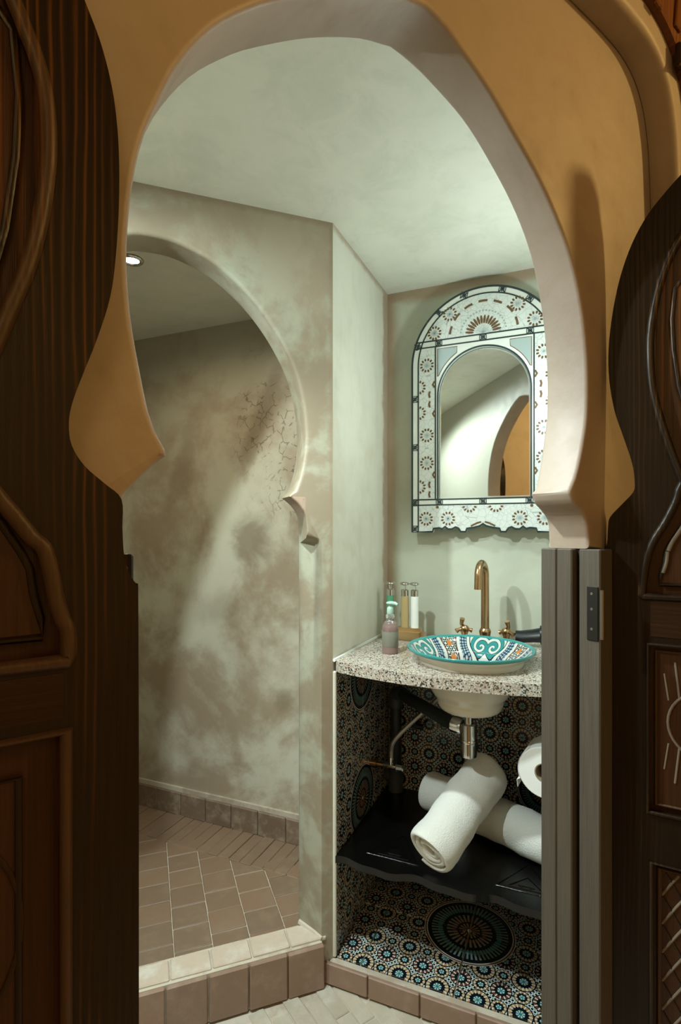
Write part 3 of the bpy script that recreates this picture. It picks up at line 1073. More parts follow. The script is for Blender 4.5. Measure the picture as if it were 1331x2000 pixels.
# angle valve and hose
VZ = H - 1040 / 1050 + 0.0 - 0.0
valve = thing('angle_valve', FN @ T(0.0065, 0.30, 0.505), 'chrome angle valve low on the tiled side wall', 'valve')
obj('stub', tube([(0, 0, 0), (0.022, 0, 0), (0.024, 0, 0), (0.05, 0, 0)], [0.014, 0.014, 0.0085, 0.0085], 16), M_brass, valve)
obj('body', tube([(0.046, 0, 0), (0.05, 0, 0), (0.085, 0, 0), (0.088, 0, 0)], [0.008, 0.0105, 0.0105, 0.008], 16), M_chrome, valve)
obj('outlet', tube([(0.072, 0, 0), (0.072, 0, 0.03)], [0.008, 0.009], 16), M_chrome, valve)
obj('knob', tube([(0.086, 0, 0), (0.092, 0, 0), (0.112, 0, 0), (0.115, 0, 0)], [0.008, 0.0135, 0.0125, 0.009], 10), M_chrome, valve)
hose = obj('supply_hose', tube(smooth_path([(0.072, 0, 0.028), (0.073, 0, 0.055), (0.082, -0.004, 0.085), (0.115, 0.01, 0.125), (0.17, 0.03, 0.18), (0.225, 0.055, 0.235), (0.275, 0.09, 0.30), (0.30, 0.12, 0.376)], 6), 0.0075, 12), M_steel, M=FN @ T(0.0065, 0.30, 0.505))
tag(hose, 'grey braided supply hose rising from the valve to the faucet', 'hose')
v2 = thing('angle_valve', FN @ T(0.115, D_BACK - 0.006, 0.59), 'small grey valve on the tiled back wall behind the hose', 'valve')
obj('body', tube([(0, 0, 0), (0, -0.03, 0), (0.002, -0.045, 0)], [0.012, 0.011, 0.011], 14), M_iron, v2)
obj('knob', tube([(-0.004, -0.036, 0.0), (0.03, -0.036, 0.0)], [0.009, 0.011], 12), M_iron, v2)
obj('outlet', tube([(0, -0.04, 0.0), (0, -0.04, 0.03)], 0.008, 12), M_iron, v2)

# ------------------------------------------------------------------ faucet
FX, FY = BX + 0.008, BY + 0.237
fa = thing('faucet', FN @ T(FX, FY, CT + 0.0006), 'aged brass gooseneck faucet with two lever handles behind the basin', 'faucet')
goose = [(0, 0, 0.02)] + [(0, 0, z) for z in (0.06, 0.12, 0.18, 0.225)] + [(0, -0.042 + 0.042 * math.cos(a), 0.225 + 0.042 * math.sin(a)) for a in [PI * k / 10 for k in range(1, 10)]] + [(0.0, -0.084, 0.222), (0, -0.0855, 0.205), (0, -0.0865, 0.188)]
obj('spout', tube(smooth_path(goose, 2), [0.0135 - 0.002 * min(1, i / 20) for i in range(len(smooth_path(goose, 2)))], 18), M_brass, fa, Matrix.Rotation(-0.11, 4, 'Z'))
obj('base', lathe(smooth_path([(0.026, 0.0), (0.026, 0.006), (0.020, 0.012), (0.017, 0.03), (0.019, 0.045), (0.0145, 0.055)], 3), 28), M_brass, fa)
for sx in (-1, 1):
    hx = 0.066 * sx
    hnd = obj('handle', join(lathe(smooth_path([(0.019, 0.0), (0.018, 0.006), (0.012, 0.016), (0.010, 0.03), (0.014, 0.042), (0.0145, 0.052), (0.009, 0.06), (0.0, 0.061)], 3), 20)), M_brass, fa, T(hx, 0, 0))
    obj('lever', join(tube([(0, 0, 0.05), (0.008 * sx, -0.010, 0.066), (0.004 * sx, -0.016, 0.084)], [0.007, 0.006, 0.0085], 12),
                      tube([(0, 0, 0.05), (0.018 * sx, -0.012, 0.046), (0.024 * sx, -0.016, 0.042)], [0.006, 0.006, 0.009], 12),
                      tube([(0, 0, 0.048), (-0.016 * sx, 0.012, 0.044), (-0.022 * sx, 0.014, 0.042)], [0.006, 0.006, 0.008], 12)), M_brass, hnd)

# ------------------------------------------------------------------ soap bottles and tray
tr = obj('bottle_tray', box(0.022, 0.175, 0.345, 0.402, 0, 0.042, 0.014), M_brass2, M=FN @ T(0, 0, CT + 0.0006))
tag(tr, 'rounded brass tray holding the three tall soap bottles', 'tray')


def pump_bottle(x, y, liquid, label, zb=0.042, r=0.0135, h=0.105):
    t = thing('soap_bottle', FN @ T(x, y, CT + zb), label, 'bottle', 'slim soap bottles on the brass tray')
    obj('body', lathe(smooth_path([(r * 0.9, 0.0), (r, 0.003), (r, h - 0.006), (r * 0.85, h)], 3), 24), liquid, t)
    obj('collar', lathe([(r * 0.86, h + 0.0005), (r * 0.98, h + 0.002), (r * 0.98, h + 0.022), (r * 0.7, h + 0.025)], 24), M_chrome, t)
    obj('stem', lathe([(0.0045, h + 0.0255), (0.0045, h + 0.04)], 12), M_glass, t)
    obj('pump_head', lathe(smooth_path([(0.006, h + 0.038), (0.0145, h + 0.041), (0.0162, h + 0.045), (0.010, h + 0.049), (0.0, h + 0.05)], 3), 24), M_chrome, t)
    return t


pump_bottle(0.052, 0.374, M_green, 'slim pump bottle of green soap at the tray end beside the wall')
pump_bottle(0.104, 0.374, M_amber, 'slim pump bottle of amber soap in the middle of the tray')
pump_bottle(0.138, 0.376, M_whiteliq, 'slim pump bottle of white lotion on the tray')
# large bottle in front
bt = thing('soap_dispenser', FN @ T(0.121, 0.158, CT), 'clear bottle of pink soap with a grey label in front of the tray', 'bottle')
obj('body', lathe(smooth_path([(0.0, 0.0005), (0.022, 0.001), (0.0245, 0.005), (0.0247, 0.03), (0.0247, 0.062), (0.0245, 0.074), (0.021, 0.088), (0.014, 0.098), (0.0105, 0.104)], 3), 32), M_glass, bt)
obj('soap', lathe(smooth_path([(0.0, 0.002), (0.0205, 0.003), (0.0232, 0.006), (0.0233, 0.07), (0.0205, 0.084), (0.012, 0.089), (0.0, 0.089)], 2), 28), M_pink, bt)
obj('label_band', lathe([(0.0251, 0.022), (0.0253, 0.0225), (0.0253, 0.0665), (0.0251, 0.067)], 32, False), M_glassg, bt)
obj('collar', lathe([(0.0115, 0.1045), (0.0135, 0.106), (0.0135, 0.116), (0.010, 0.119)], 24), M_glass, bt)
pu = obj('pump', lathe(smooth_path([(0.0095, 0.119), (0.0105, 0.124), (0.0095, 0.137), (0.006, 0.141), (0.006, 0.147), (0.0115, 0.149), (0.0125, 0.153), (0.006, 0.156), (0.0, 0.156)], 2), 20), M_pump, bt)
obj('nozzle', tube([(0.0, 0, 0.151), (0.018, -0.006, 0.152), (0.026, -0.009, 0.148)], [0.0065, 0.0052, 0.004], 10), M_pump, pu)

# ------------------------------------------------------------------ hair dryer
hd = thing('hair_dryer', FN @ T(0.548, 0.412, CT + 0.0006), 'black hair dryer lying on the granite top behind the basin', 'hair dryer')
obj('barrel', tube(smooth_path([(-0.01, 0, 0.040), (0.02, 0, 0.041), (0.055, 0.0, 0.041), (0.09, 0.003, 0.040), (0.112, 0.004, 0.039)], 3), [0.030, 0.0305, 0.031, 0.032, 0.033, 0.0335, 0.034, 0.034, 0.0335, 0.033, 0.031, 0.028, 0.022], 24), M_plastic, hd)
obj('nozzle', tube([(-0.008, 0, 0.040), (-0.035, -0.002, 0.036), (-0.068, -0.005, 0.0315), (-0.085, -0.006, 0.0315)], [0.026, 0.023, 0.022, 0.022], 20, True, 0.62), M_plastic, hd)
obj('grip', tube([(0.055, -0.02, 0.02), (0.075, -0.075, 0.0165), (0.09, -0.13, 0.0165)], [0.017, 0.016, 0.015], 16), M_plastic, hd)

# ------------------------------------------------------------------ towels
def roll(R, L, turns, th, seed):
    """a towel rolled up along local x: a spiral sheet with thickness"""
    rnd = random.Random(seed)
    N = int(turns * 30)
    V, F = [], []
    xs_ = [0, 0.004, 0.010, 0.02] + [0.02 + (L - 0.04) * k / 14 for k in range(1, 14)] + [L - 0.02, L - 0.010, L - 0.004, L]
    sh = [0.45, 0.8, 0.97] + [1.0] * (len(xs_) - 6) + [0.97, 0.8, 0.45]
    r0 = R - turns * th
    ends = [rnd.uniform(-0.006, 0.006) for _ in range(20)]
    m = len(xs_)
    for i in range(N + 1):
        a = 2 * PI * turns * i / N
        rc = r0 + (R - th / 2 - r0) * i / N
        k = i / N * 18
        e = ends[int(k)] * (1 - k % 1) + ends[int(k) + 1] * (k % 1)
        core = 1 - i / N
        for j, x in enumerate(xs_):
            hx = th * 0.5 * 0.93 * sh[j]
            if i in (0, N): hx *= 0.35
            wob = 0.0022 * math.sin(x * 30 + a * 1.3 + seed) + 0.0016 * math.sin(x * 75 + a * 2)
            xx = x + e * (1 - 2 * x / L) + core * 0.012 * (1 - 2 * x / L) ** 3
            for s in (1, -1):
                r = rc + s * hx + wob
                V.append((xx, r * math.cos(a), r * 0.93 * math.sin(a)))
    q = lambda i, j, s: (i * m + j) * 2 + s
    for i in range(N):
        for j in range(m - 1):
            F.append((q(i, j, 0), q(i + 1, j, 0), q(i + 1, j + 1, 0), q(i, j + 1, 0)))
            F.append((q(i, j, 1), q(i, j + 1, 1), q(i + 1, j + 1, 1), q(i + 1, j, 1)))
        for j in (0, m - 1):
            F.append((q(i, j, 0), q(i, j, 1), q(i + 1, j, 1), q(i + 1, j, 0)))
    for i in (0, N):
        for j in range(m - 1):
            F.append((q(i, j, 0), q(i, j + 1, 0), q(i, j + 1, 1), q(i, j, 1)))
    return V, F


def axis_matrix(p, q, spin=0.0):
    p, q = Vector(p), Vector(q)
    x = (q - p).normalized()
    z = Vector((0, 0, 1))
    y = z.cross(x).normalized()
    z = x.cross(y)
    m = Matrix((x, y, z)).transposed().to_4x4()
    m.translation = p
    return m @ Matrix.Rotation(spin, 4, 'X')


t2a, t2b = Vector((0.300, 1.80, SZ + 0.066)), Vector((0.585, 1.492, SZ + 0.066))
tw2 = obj('towel', roll(0.0655, (t2b - t2a).length, 3.6, 0.0135, 5), M_towel, M=axis_matrix(t2a, t2b, 0.6), angle=60)
tag(tw2, 'rolled white towel lying flat on the black shelf underneath the other roll', 'towel', 'rolled towels on the shelf')
t1a, t1b = Vector((0.232, 1.432, SZ + 0.0705)), Vector((0.446, 1.622, SZ + 0.211))
tw1 = obj('towel', roll(0.073, (t1b - t1a).length, 3.7, 0.0152, 3), M_towel, M=axis_matrix(t1a, t1b, 1.0), angle=60)
tag(tw1, 'rolled white towel leaning up across the other roll with its spiral end facing out', 'towel', 'rolled towels on the shelf')

# ------------------------------------------------------------------ toilet roll on its holder
FR = FN @ T(0.565, 0.035, H - 0.604)
tp = thing('toilet_roll', FR @ T(0, 0, 0, -0.15), 'white toilet roll hanging on the right wall of the niche', 'toilet roll')
prof = [(0.024, 0.0), (0.062, 0.0), (0.0645, 0.003), (0.0645, 0.097), (0.062, 0.1), (0.024, 0.1)]
obj('paper', lathe(prof, 48, False), M_paper, tp, Matrix.Rotation(-PI / 2, 4, 'X'))
obj('core', lathe([(0.0215, 0.001), (0.0238, 0.001), (0.0238, 0.099), (0.0215, 0.099), (0.0215, 0.001)], 32, False), M_core, tp, Matrix.Rotation(-PI / 2, 4, 'X'))
sheet = [(-0.0655 * math.cos(a), 0.0655 * math.sin(a)) for a in [0.9 - k * 0.12 for k in range(12)]] + [(-0.068, -0.032), (-0.066, -0.05)]
obj('loose_sheet', ribbon(sheet, 0.0008, 0.002, 0.098), M_paper, tp)
hol = thing('toilet_roll_holder', FN @ T(0.6545, 0.03, H - 0.604), 'brass toilet roll holder on the right wall of the niche', 'holder')
obj('wall_plate', lathe([(0.022, 0), (0.022, 0.004), (0.012, 0.009)], 24), M_brass, hol, T(0, 0, 0.03) @ Matrix.Rotation(-PI / 2, 4, 'Y'))
obj('arm', tube(smooth_path([(-0.004, 0, 0.03), (-0.045, -0.006, 0.032), (-0.075, -0.012, 0.02), (-0.086, -0.014, 0.0), (-0.089, -0.012, -0.012)], 4), 0.0055, 12), M_brass, hol)
obj('bar', tube([(-0.0885, -0.014, -0.010), (-0.075, 0.08, -0.010), (-0.0735, 0.115, -0.010)], 0.0065, 12), M_brass, hol)

# ------------------------------------------------------------------ mirror with inlaid frame
Wm, SPR = 0.247, 0.582
mi = thing('mirror', FN @ T(0.355, D_BACK, H), 'arched mirror in a white inlaid frame with brown petal rosettes and scalloped foot', 'mirror')
sc_ = [(-0.173, 0.0), (-0.169, 0.011), (-0.150, 0.013), (-0.138, 0.010), (-0.128, 0.018), (-0.118, 0.009), (-0.105, 0.009), (-0.092, 0.016), (-0.082, 0.012), (-0.074, 0.0), (-0.058, 0.0), (-0.054, 0.011), (-0.032, 0.014), (-0.012, 0.019), (0.0, 0.027)]
scal = sc_ + [(-x, z) for x, z in sc_[::-1][1:]]
arch = circle(0, SPR, Wm, 0.247, 49, 0, PI)
out_ = [(-Wm, 0.0)] + scal + [(Wm, 0.0)] + arch
GW, GS, GB = 0.1535, 0.475, 0.116
gl = [(-GW, GB), (GW, GB)] + circle(0, GS, GW, 0.154, 41, 0, PI)
YB, YF = -0.03, -0.056
obj('frame', prism(out_, YB, YF, [gl]), M_bone, mi, angle=30)
obj('back_board', prism([(-0.2, 0.05), (0.2, 0.05), (0.2, 0.6), (-0.2, 0.6)], -0.001, YB + 0.001), M_wood, mi)
obj('glass', prism([(-GW - .004, GB - .004), (GW + .004, GB - .004), (GW + .004, GS)] + circle(0, GS, GW + .004, 0.158, 41, 0, PI) + [(-GW - .004, GS)], YF + 0.012, YF + 0.016), M_mirror, mi, angle=20)
obj('glass_edge', ribbon([(-GW + .004, GB + .004), (GW - .004, GB + .004)] + circle(0, GS, GW - .004, 0.150, 41, 0, PI), 0.008, YF + 0.0105, YF + 0.013, True), M_bevel, mi)
bw = 0.024                                             # width of the white border band
iz0, iz1, tz0, tz1 = 0.096, 0.115, 0.647, 0.668
ln = lambda path, w_=0.0046, closed=False: obj('inlay_line', ribbon(path, w_, YF - 0.0012, YF + 0.002, closed), M_line, mi)
ln([(-Wm + .002, 0.002)] + [(x, z + 0.0025) for x, z in scal] + [(Wm - .002, 0.002)] + circle(0, SPR, Wm - .002, 0.245, 49, 0, PI), 0.0065, True)
ln([(-Wm + bw, 0.003)] + [(-Wm + bw, SPR)] + circle(0, SPR, Wm - bw, 0.247 - bw, 49, PI, 0) + [(Wm - bw, SPR), (Wm - bw, 0.003)])
for z in (iz0, iz1): ln([(-Wm, z), (Wm, z)])
arcx = lambda z: (Wm - 0.002) * math.sqrt(max(0, 1 - ((z - SPR) / 0.247) ** 2))
for z in (tz0, tz1): ln([(-arcx(z), z), (arcx(z), z)])
for sx in (-1, 1): ln([(sx * (GW + 0.0085), iz1), (sx * (GW + 0.0085), tz0)])
ln([(-GW, GB), (-GW, GS)] + circle(0, GS, GW, 0.154, 41, PI, 0) + [(GW, GB)], 0.005)
# engraved fields
cxs = Wm - bw - 0.0025
for sx in (-1, 1):
    a, b = sorted((sx * (GW + 0.0105), sx * cxs))
    f = [(a, iz1 + .002), (b, iz1 + .002), (b, tz0 - .002), (a, tz0 - .002)]
    if True:
        def lim(z): return math.sqrt(max(0, 1 - (max(0, z - SPR) / (0.247 - bw)) ** 2)) * (Wm - bw) - 0.003
        f = [(sx * (GW + .0105), iz1 + .002), (sx * cxs, iz1 + .002), (sx * cxs, SPR), (sx * lim(tz0 - .002), tz0 - .002), (sx * (GW + .0105), tz0 - .002)]
    obj('engraved_field', prism(ccw(f), YF - 0.0006, YF + .001), M_field, mi)
R_ = Wm - bw - 0.0025
a0 = math.asin((tz1 + 0.002 - SPR) / R_)
obj('engraved_field', prism(circle(0, SPR, R_, R_, 41, a0, PI - a0), YF - 0.0006, YF + .001), M_field, mi)
obj('engraved_field', prism([(-cxs, 0.004), (-0.172, 0.004)] + [(x, z + 0.006) for x, z in scal[1:-1]] + [(0.172, 0.004), (cxs, 0.004), (cxs, iz0 - .002), (-cxs, iz0 - .002)], YF - 0.0006, YF + .001), M_field, mi)
# corner spandrels
for sx in (-1, 1):
    arcpts = [(sx * (GW + 0.004) * math.cos(t), GS + 0.160 * math.sin(t)) for t in [0.42 + k * (1.02 - 0.42) / 8 for k in range(9)]]
    tri = [(sx * (GW + 0.001), arcpts[0][1] + 0.002), (sx * (GW + 0.001), tz0 - 0.009), (arcpts[-1][0] + sx * 0.004, tz0 - 0.009)] + [(p[0] + sx * 0.006, p[1] + 0.005) for p in arcpts[::-1]]
    obj('corner_inlay', prism(ccw(tri), YF - 0.0008, YF + .001), M_greyblue, mi)
    obj('inlay_line', ribbon(tri, 0.0022, YF - 0.0012, YF + .001, True), M_petal, mi)


def petals(n, r0, r1, wd_, a0_=0.0, a1_=2 * PI):
    parts = []
    for k in range(n):
        a = a0_ + (a1_ - a0_) * (k + 0.5) / n
        rm, hl_ = (r0 + r1) / 2, (r1 - r0) / 2
        pts = [(rm + hl_ * math.cos(t), wd_ * math.sin(t)) for t in [2 * PI * q / 8 for q in range(8)]]
        pts = [(x * math.cos(a) - y * math.sin(a), x * math.sin(a) + y * math.cos(a)) for x, y in pts]
        parts.append(prism(pts, YF - 0.0014, YF))
    return join(*parts)


def star(r, n=8):
    return join(*[ribbon([(-r * math.cos(PI * k / n), -r * math.sin(PI * k / n)), (r * math.cos(PI * k / n), r * math.sin(PI * k / n))], 0.0012, YF - 0.0011, YF) for k in range(n)])


ros_me = mesh('rosette', *petals(12, 0.0150, 0.0252, 0.0034))
ros_me.materials.append(M_petal)
sta_me = mesh('star', *star(0.012))
sta_me.materials.append(M_greyblue)
half_v = mesh('half_rosette', *petals(6, 0.0150, 0.0252, 0.0034, -PI / 2, PI / 2))
half_v.materials.append(M_petal)
half_h = mesh('half_rosette', *petals(6, 0.0150, 0.0252, 0.0034, PI, 2 * PI))
half_h.materials.append(M_petal)


def stamp(name, me_, x, z, flip=1):
    o = bpy.data.objects.new(name, me_)
    C.objects.link(o)
    o.parent = mi
    o.location = (x, 0, z)
    o.scale = (flip, 1, 1)
    return o


cc = (GW + 0.0105 + cxs) / 2
for sx in (-1, 1):
    for z in (0.585, 0.34, 0.243):
        stamp('rosette', ros_me, sx * cc, z)
        stamp('star', sta_me, sx * cc, z)
    for z in (0.51, 0.42, 0.16):
        stamp('half_rosette', half_v, sx * cxs, z, -sx)
    for zc, zz in ((0.465, 0.05), (0.15, 0.05)):
        for k in (-1.5, -0.5, 0.5, 1.5):
            z = zc + k * 0.034
            if z < iz1 + 0.012: continue
            x = sx * (cc - 0.008 - 0.016 * (abs(k) / 1.5) ** 1.6 * -1 * -1 + 0.0)
            obj('petal_segment', ribbon([(x - sx * 0.004 * (abs(k) - .5), z - 0.011), (x + sx * 0.003, z), (x - sx * 0.004 * (abs(k) - .5), z + 0.011)], 0.0065, YF - 0.0014, YF), M_petal, mi)
for x, z in ((-0.165, 0.716 - 0.022), (0.165, 0.716 - 0.022), (-0.112, 0.752), (0.112, 0.752)):
    stamp('rosette', ros_me, x, z)
    stamp('star', sta_me, x, z)
for x in (-0.195, -0.118, 0.118, 0.195):
    stamp('rosette', ros_me, x, 0.048)
    stamp('star', sta_me, x, 0.048)
for x in (-0.045, 0.042):
    stamp('half_rosette', half_h, x, iz0 - 0.004)
for x in (-0.155, 0.155):
    obj('dot_inlay', prism(circle(x, iz0 - 0.008, 0.005, None, 12), YF - 0.0014, YF), M_petal, mi)
for sx in (-1, 1):
    obj('petal_segment', ribbon([(sx * 0.006, 0.036), (sx * 0.02, 0.032), (sx * 0.04, 0.022)], 0.006, YF - 0.0014, YF), M_petal, mi)
obj('fan_rosette', petals(14, 0.030, 0.061, 0.0042, 0.04, PI - 0.04), M_petal, mi, T(0, 0, tz1 + 0.004))
fan = [ribbon([(0, 0), (0.028 * math.cos(PI * k / 14), 0.028 * math.sin(PI * k / 14))], 0.0012, YF - .0012, YF) for k in range(1, 14)]
obj('fan_lines', join(*fan), M_greyblue, mi, T(0, 0, tz1 + 0.004))
obj('fan_ring', join(*[prism(circle(0.075 * math.cos(PI * k / 22), 0.075 * math.sin(PI * k / 22), 0.0034, None, 8), YF - .0012, YF) for k in range(1, 22)]), M_greyblue, mi, T(0, 0, tz1 + 0.004))
for k in range(7):
    t = PI * (k + 0.5) / 7
    seg_ = [(0.112 * math.cos(t + d), tz1 + 0.004 + 0.108 * math.sin(t + d)) for d in (-0.13, 0, 0.13)]
    obj('petal_segment', ribbon(seg_, 0.0075, YF - 0.0014, YF), M_petal, mi)
# little cross blocks set along the bands
hb = bw / 2
cross = join(ribbon([(-hb * .8, -hb * .8), (hb * .8, hb * .8)], 0.0032, YF - .0016, YF), ribbon([(-hb * .8, hb * .8), (hb * .8, -hb * .8)], 0.0042, YF - .0016, YF),
             ribbon([(-hb * .9, -hb), (-hb * .9, hb)], 0.002, YF - .0016, YF), ribbon([(hb * .9, -hb), (hb * .9, hb)], 0.002, YF - .0016, YF),
             *[prism(circle(hb * .45 * math.cos(PI / 2 * k), hb * .55 * math.sin(PI / 2 * k), 0.0022, None, 6), YF - .0016, YF) for k in range(4)])
cr_me = mesh('cross_inlay', *cross)
cr_me.materials.append(M_line)
spots = [(x, (iz0 + iz1) / 2, 0) for x in (-0.148, 0.0, 0.148)] + [(x, (tz0 + tz1) / 2, 0) for x in (-0.15, 0.0, 0.15)]
for sx in (-1, 1):
    spots += [(sx * (Wm - hb), z, PI / 2) for z in (0.012, 0.105, 0.30, 0.47)]
    spots += [(sx * (Wm - hb) * math.cos(t), SPR + (0.247 - hb) * math.sin(t), t + PI / 2) for t in (0.32, 0.88, 1.30)]
for x, z, t in spots:
    o = bpy.data.objects.new('cross_inlay', cr_me)
    C.objects.link(o)
    o.parent = mi
    o.matrix_local = T(x, 0, z) @ Matrix.Rotation(-t, 4, 'Y')

# ------------------------------------------------------------------ shower downlight
dl_ = thing('downlight', T(-0.677, 1.743, CEIL), 'small round bright downlight in the shower ceiling', 'ceiling light')
obj('ring', lathe(smooth_path([(0.022, -0.001), (0.024, -0.006), (0.030, -0.008), (0.036, -0.005), (0.038, 0.0)], 3), 32, False), M_chrome, dl_)
gm = G('downlight glow')
gm.b.inputs['Emission Color'].default_value = (1.0, 0.93, 0.74, 1)
gm.b.inputs['Emission Strength'].default_value = 45
obj('diffuser', lathe([(0.0, -0.004), (0.015, -0.0045), (0.0225, -0.002)], 24), gm.m, dl_)

# ------------------------------------------------------------------ door frame posts
def post(name, sx, label):
    t = thing(name, FD, label, 'door post', kind='structure')
    zt = H - 0.0295
    for y0, y1, c0, c1 in ((0.0555, 0.0875, 0.3800, 0.434), (0.0245, 0.0550, 0.3805, 0.434), (-0.0215, 0.0185, 0.3925, 0.434)):
        if sx < 0 and c0 < 0.39: c0, zt = c0 - 0.0042, H - 0.0215
        elif sx < 0: zt = H - 0.0295
        a, b = sorted((sx * c0, sx * c1))
        obj('board', box(a, b, y0, y1, 0.0, zt, 0.0022), M_jamb if sx > 0 else M_wood2, t)
    a, b = sorted((sx * 0.397, sx * 0.434))
    obj('groove_back', box(a, b, 0.0185, 0.0245, 0.0, zt - 0.001), M_dark, t)
    for k, zz in enumerate((H - 0.19, H - 1.02)):
        a, b = sorted((sx * 0.3905, sx * 0.394))
        h = obj('hinge', box(a, b, -0.0185, 0.002, zz, zz + 0.095, 0.0008), M_iron, t)
        obj('barrel', tube([(sx * 0.3885, -0.027, zz + 0.005), (sx * 0.3885, -0.027, zz + 0.09)], 0.0035, 10), M_ironlit, h)
        for q in (0.02, 0.055, 0.082):
            obj('screw', tube([(sx * 0.391, -0.007, zz + q), (sx * 0.3898, -0.007, zz + q)], [0.003, 0.0022], 10), M_ironlit, h)
    return t


post('trim_3', 1, 'weathered grey brown door post with an iron hinge on the right side of the doorway')
post('trim_4', -1, 'dark door post mostly hidden behind the left door leaf')

# ------------------------------------------------------------------ carved door leaves
def leaf(name, F, S, edge, mould, label, right):
    """S = +1 when local +y is the face seen; the face lies at y = 0, the leaf behind it.  x runs from hinge to free edge."""
    t = thing(name, F, label, 'door', 'carved door leaves', 'structure')
    TH = 0.034 if not right else 0.019
    foot = -1.262 if not right else -1.188
    top = [(0.15, 0.622), (0.2, 0.658), (0.26, 0.693), (0.32, 0.716), (0.395, 0.728)]
    outer = up([(0.395, foot), (0.395, 0.728), *top[::-1][1:], *smooth_path(edge, 4), (edge[-1][0], foot)])
    mz = -0.105
    panel_hole = up(smooth_path(mould, 4) + [(0.335, mz), (0.335, 0.655), (0.26, 0.628), (0.2, 0.588), (0.15, 0.528)])
    if right:
        rects = [(0.0605, 0.335, -0.458, -0.183), (0.0652, 0.335, -1.16, -0.54)]
    else:
        rects = [(0.062, 0.335, -0.66, -0.162), (0.062, 0.335, -1.16, -0.74)]
    rp = [up([(a, c), (b, c), (b, d), (a, d)]) for a, b, c, d in rects]
    obj('frame', prism(outer, 0, -S * TH, [panel_hole] + rp), M_wood2 if right else M_wood, t, angle=25)
    # recessed panels and their mouldings
    obj('panel', prism([(x, z) for x, z in panel_hole], -S * 0.0135, -S * min(0.028, TH - 0.001)), M_panel, t, angle=25)
    obj('moulding', bead(panel_hole, 0.0062, 0.0, S, 8, 0.9, True), M_bead if not right else M_wood, t)
    inner = up([(0.1571, 0.47), (0.118, 0.42), (0.099, 0.395), (0.0948, 0.3464), (0.0969, 0.2966), (0.104, 0.238), (0.117, 0.18), (0.145, 0.10), (0.150, 0.07), (0.130, 0.03), (0.1071, 0.0082), (0.0938, -0.0148), (0.0872, -0.029), (0.0846, -0.0497), (0.0795, -0.070), (0.0785, -0.085), (0.31, -0.085), (0.31, 0.60), (0.22, 0.555)])
    fld = obj('raised_field', prism(inner, -S * 0.008, -S * 0.0140), M_panel, t, angle=25)
    obj('carved_edge', bead(inner, 0.0032, -S * 0.008, S, 6, 0.8, True), M_wood, fld)
    if right:
        obj('carved_bead', bead(up(smooth_path([(0.125, 0.03), (0.109, 0.008), (0.0955, -0.0148), (0.0895, -0.03)], 4)), 0.0032, -S * 0.006, S, 6), M_pale, fld)
        obj('carved_bead', bead(up(smooth_path([(0.0885, -0.031), (0.0866, -0.0497), (0.082, -0.066)], 4)), 0.0028, -S * 0.006, S, 6), M_pale, fld)
    for k, (a, b, c, d) in enumerate(rects):
        r = rp[k]
        pan = obj('panel', prism(r, -S * 0.0135, -S * min(0.028, TH - 0.001)), M_panel, t)
        obj('moulding', bead(r, 0.0055 if not right else 0.004, 0.0, S, 8, 0.9, True), M_bead if not right else M_wood, t)
        ins = 0.033 if not right else 0.0115
        q = up([(a + ins, c + ins), (b - ins, c + ins), (b - ins, d - ins), (a + ins, d - ins)])
        if right and k == 1:
            obj('inner_moulding', bead(q, 0.0045, -S * 0.0130, S, 6, 1.2, True), M_bead, pan)
            x0, x1, z0, z1 = a + ins + .004, b - ins - .004, c + ins + H, d - ins + H
            st = 0.047
            m_ = 1.62
            n_ = 0
            z = z0 - (x1 - x0) * m_
            while z < z1 + (x1 - x0) * m_:
                for sg in (1, -1):
                    zz = z if sg > 0 else z + 0.0
                    pts = []
                    for i in range(0, 41):
                        x = x0 + (x1 - x0) * i / 40
                        v = zz + sg * m_ * (x - x0)
                        if z0 <= v <= z1: pts.append((x, v))
                    if len(pts) > 1:
                        obj('lattice_strip', bead([pts[0], pts[-1]], 0.0022 if sg > 0 else 0.0017, -S * 0.0138, S, 5, 1.2), M_pale if sg > 0 else M_wood, pan)
                z += st
        else:
            fld = obj('raised_field', prism(q, -S * 0.009, -S * 0.0140), M_panel, t)
            obj('carved_edge', bead(q, 0.003, -S * 0.009, S, 6, 0.8, True), M_bead if right else M_wood, fld)
            if right:
                cx_, cz_ = 0.142, (c + d) / 2 + H + 0.012
                obj('carved_circle', bead(circle(cx_, cz_, 0.053, 0.055, 36), 0.0021, -S * 0.009, S, 6, 0.9, True), M_pale, fld)
                for sg in (1, -1):
                    obj('carved_leaf', bead([(cx_ - 0.037, cz_ + sg * 0.04), (cx_ - 0.043, cz_ + sg * 0.098)], 0.0018, -S * 0.009, S, 6), M_pale, fld)
                    obj('carved_leaf', bead([(cx_ - 0.052, cz_ + sg * 0.035), (cx_ - 0.058, cz_ + sg * 0.078)], 0.0014, -S * 0.009, S, 6), M_pale, fld)
            else:
                cx_, cz_ = 0.162, H - 0.309
                obj('carved_oval', bead(circle(cx_, cz_, 0.069, 0.088, 40), 0.0022, -S * 0.009, S, 6, 0.9, True), M_bead, fld)
    # rail faces with their own grain between the panels
    rails = [(0.064, 0.333, -0.170, -0.112)] if right else [(0.064, 0.333, -0.150, -0.114)]
    for a, b, c, d in rails:
        obj('rail', box(a, b, min(0, S * 0.0008), max(0, S * 0.0008), c + H, d + H), M_woodx, t)
    return t


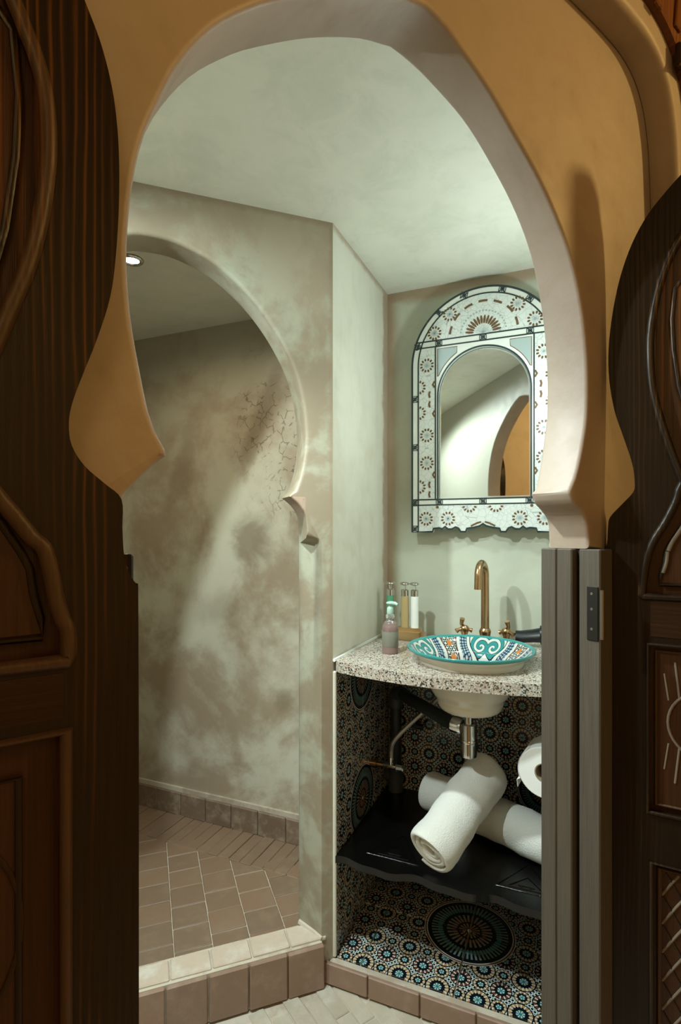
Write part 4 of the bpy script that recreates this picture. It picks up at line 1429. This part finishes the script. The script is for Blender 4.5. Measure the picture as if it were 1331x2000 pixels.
edgeL = [(0.110, 0.560), (0.085, 0.520), (0.064, 0.478), (0.0483, 0.442), (0.0364, 0.4146), (0.0283, 0.3864), (0.0238, 0.3595), (0.0213, 0.3254), (0.0213, 0.2815), (0.0238, 0.2368), (0.0283, 0.2005), (0.0384, 0.1636), (0.0502, 0.1293), (0.0579, 0.1049), (0.0601, 0.0879), (0.0579, 0.0714), (0.0483, 0.0553), (0.0324, 0.0412), (0.0192, 0.0287), (0.0184, 0.0044), (0.0175, -0.0155), (0.0154, -0.0288), (0.0103, -0.0401), (0.006, -0.0471), (0.0052, -0.06), (0.0047, -0.2065)]
mouldL = [(0.130, 0.475), (0.112, 0.440), (0.0985, 0.4121), (0.0903, 0.3929), (0.0825, 0.3733), (0.0772, 0.3515), (0.0747, 0.324), (0.0754, 0.2909), (0.0808, 0.2481), (0.0896, 0.209), (0.0982, 0.1827), (0.1066, 0.1571), (0.122, 0.11), (0.128, 0.075), (0.120, 0.045), (0.1076, 0.0255), (0.0975, 0.0119), (0.0864, -0.004), (0.0782, -0.0123), (0.0735, -0.0288), (0.0691, -0.0538), (0.0646, -0.0707), (0.0605, -0.0817), (0.0600, -0.105)]
edgeR = [(0.1071, 0.573), (0.0853, 0.5511), (0.0601, 0.5211), (0.0379, 0.4807), (0.0205, 0.4295), (0.009, 0.3717), (0.0028, 0.3122), (0.0036, 0.2601), (0.0113, 0.2072), (0.0243, 0.1629), (0.0379, 0.1149), (0.0417, 0.0807), (0.0387, 0.066), (0.0228, 0.0472), (0.0051, 0.026), (0.002, 0.0087), (0.0005, -0.0174), (-0.0048, -0.0392), (-0.0065, -0.0523), (-0.0063, -0.07), (-0.0058, -0.2)]
mouldR = [(0.126, 0.505), (0.1071, 0.4748), (0.0889, 0.4384), (0.0746, 0.3919), (0.0652, 0.3353), (0.0638, 0.2852), (0.0674, 0.2344), (0.0782, 0.1831), (0.0924, 0.1321), (0.1064, 0.0879), (0.108, 0.078), (0.1036, 0.0668), (0.0994, 0.0493), (0.0853, 0.0166), (0.0674, -0.0167), (0.0579, -0.0505), (0.0528, -0.0928), (0.0515, -0.105)]
leaf('door_1', frame((-0.173, 0.474), (-0.819, -0.574)), 1, edgeL, mouldL, 'carved dark wooden door leaf folded flat against the wall on the left', False)
leaf('door_2', frame((0.480, 0.9685), (0.87, -0.49), H) @ Matrix.Scale(1.062, 4) @ Matrix.Translation((0, 0, -H)), -1, edgeR, mouldR, 'carved dark wooden door leaf with a lattice panel standing open on the right', True)

# ------------------------------------------------------------------ wooden boards beside the recess arch, top right
bd = thing('wood_panel', FD @ T(0, -0.0525, H), 'red brown timber boarding beside the arched door recess', 'wood panel')
rim = [(p[0] + n[0] * 0.045, p[1] + n[1] * 0.045) for p, n in zip(A_R, normals2(A_R))]
seg_ = [p for p in rim if p[1] > 0.62]
obj('backing', prism([(x, z) for x, z in seg_] + [(1.4, seg_[-1][1]), (1.4, 1.5), (seg_[0][0], 1.5)], 0.0, -0.012), M_ceilwood, bd)
for k in range(8):
    x = 0.50 + k * 0.075
    obj('batten', box(-0.012, 0.012, -0.018, -0.011, 0.02, 0.56, 0.002), M_ceilwood, bd, T(x, 0, 0.92) @ Matrix.Rotation(0.14, 4, 'Y'))
obj('rail', box(0.575, 1.4, -0.020, -0.0105, 0.872, 0.915, 0.003), M_wood, bd)
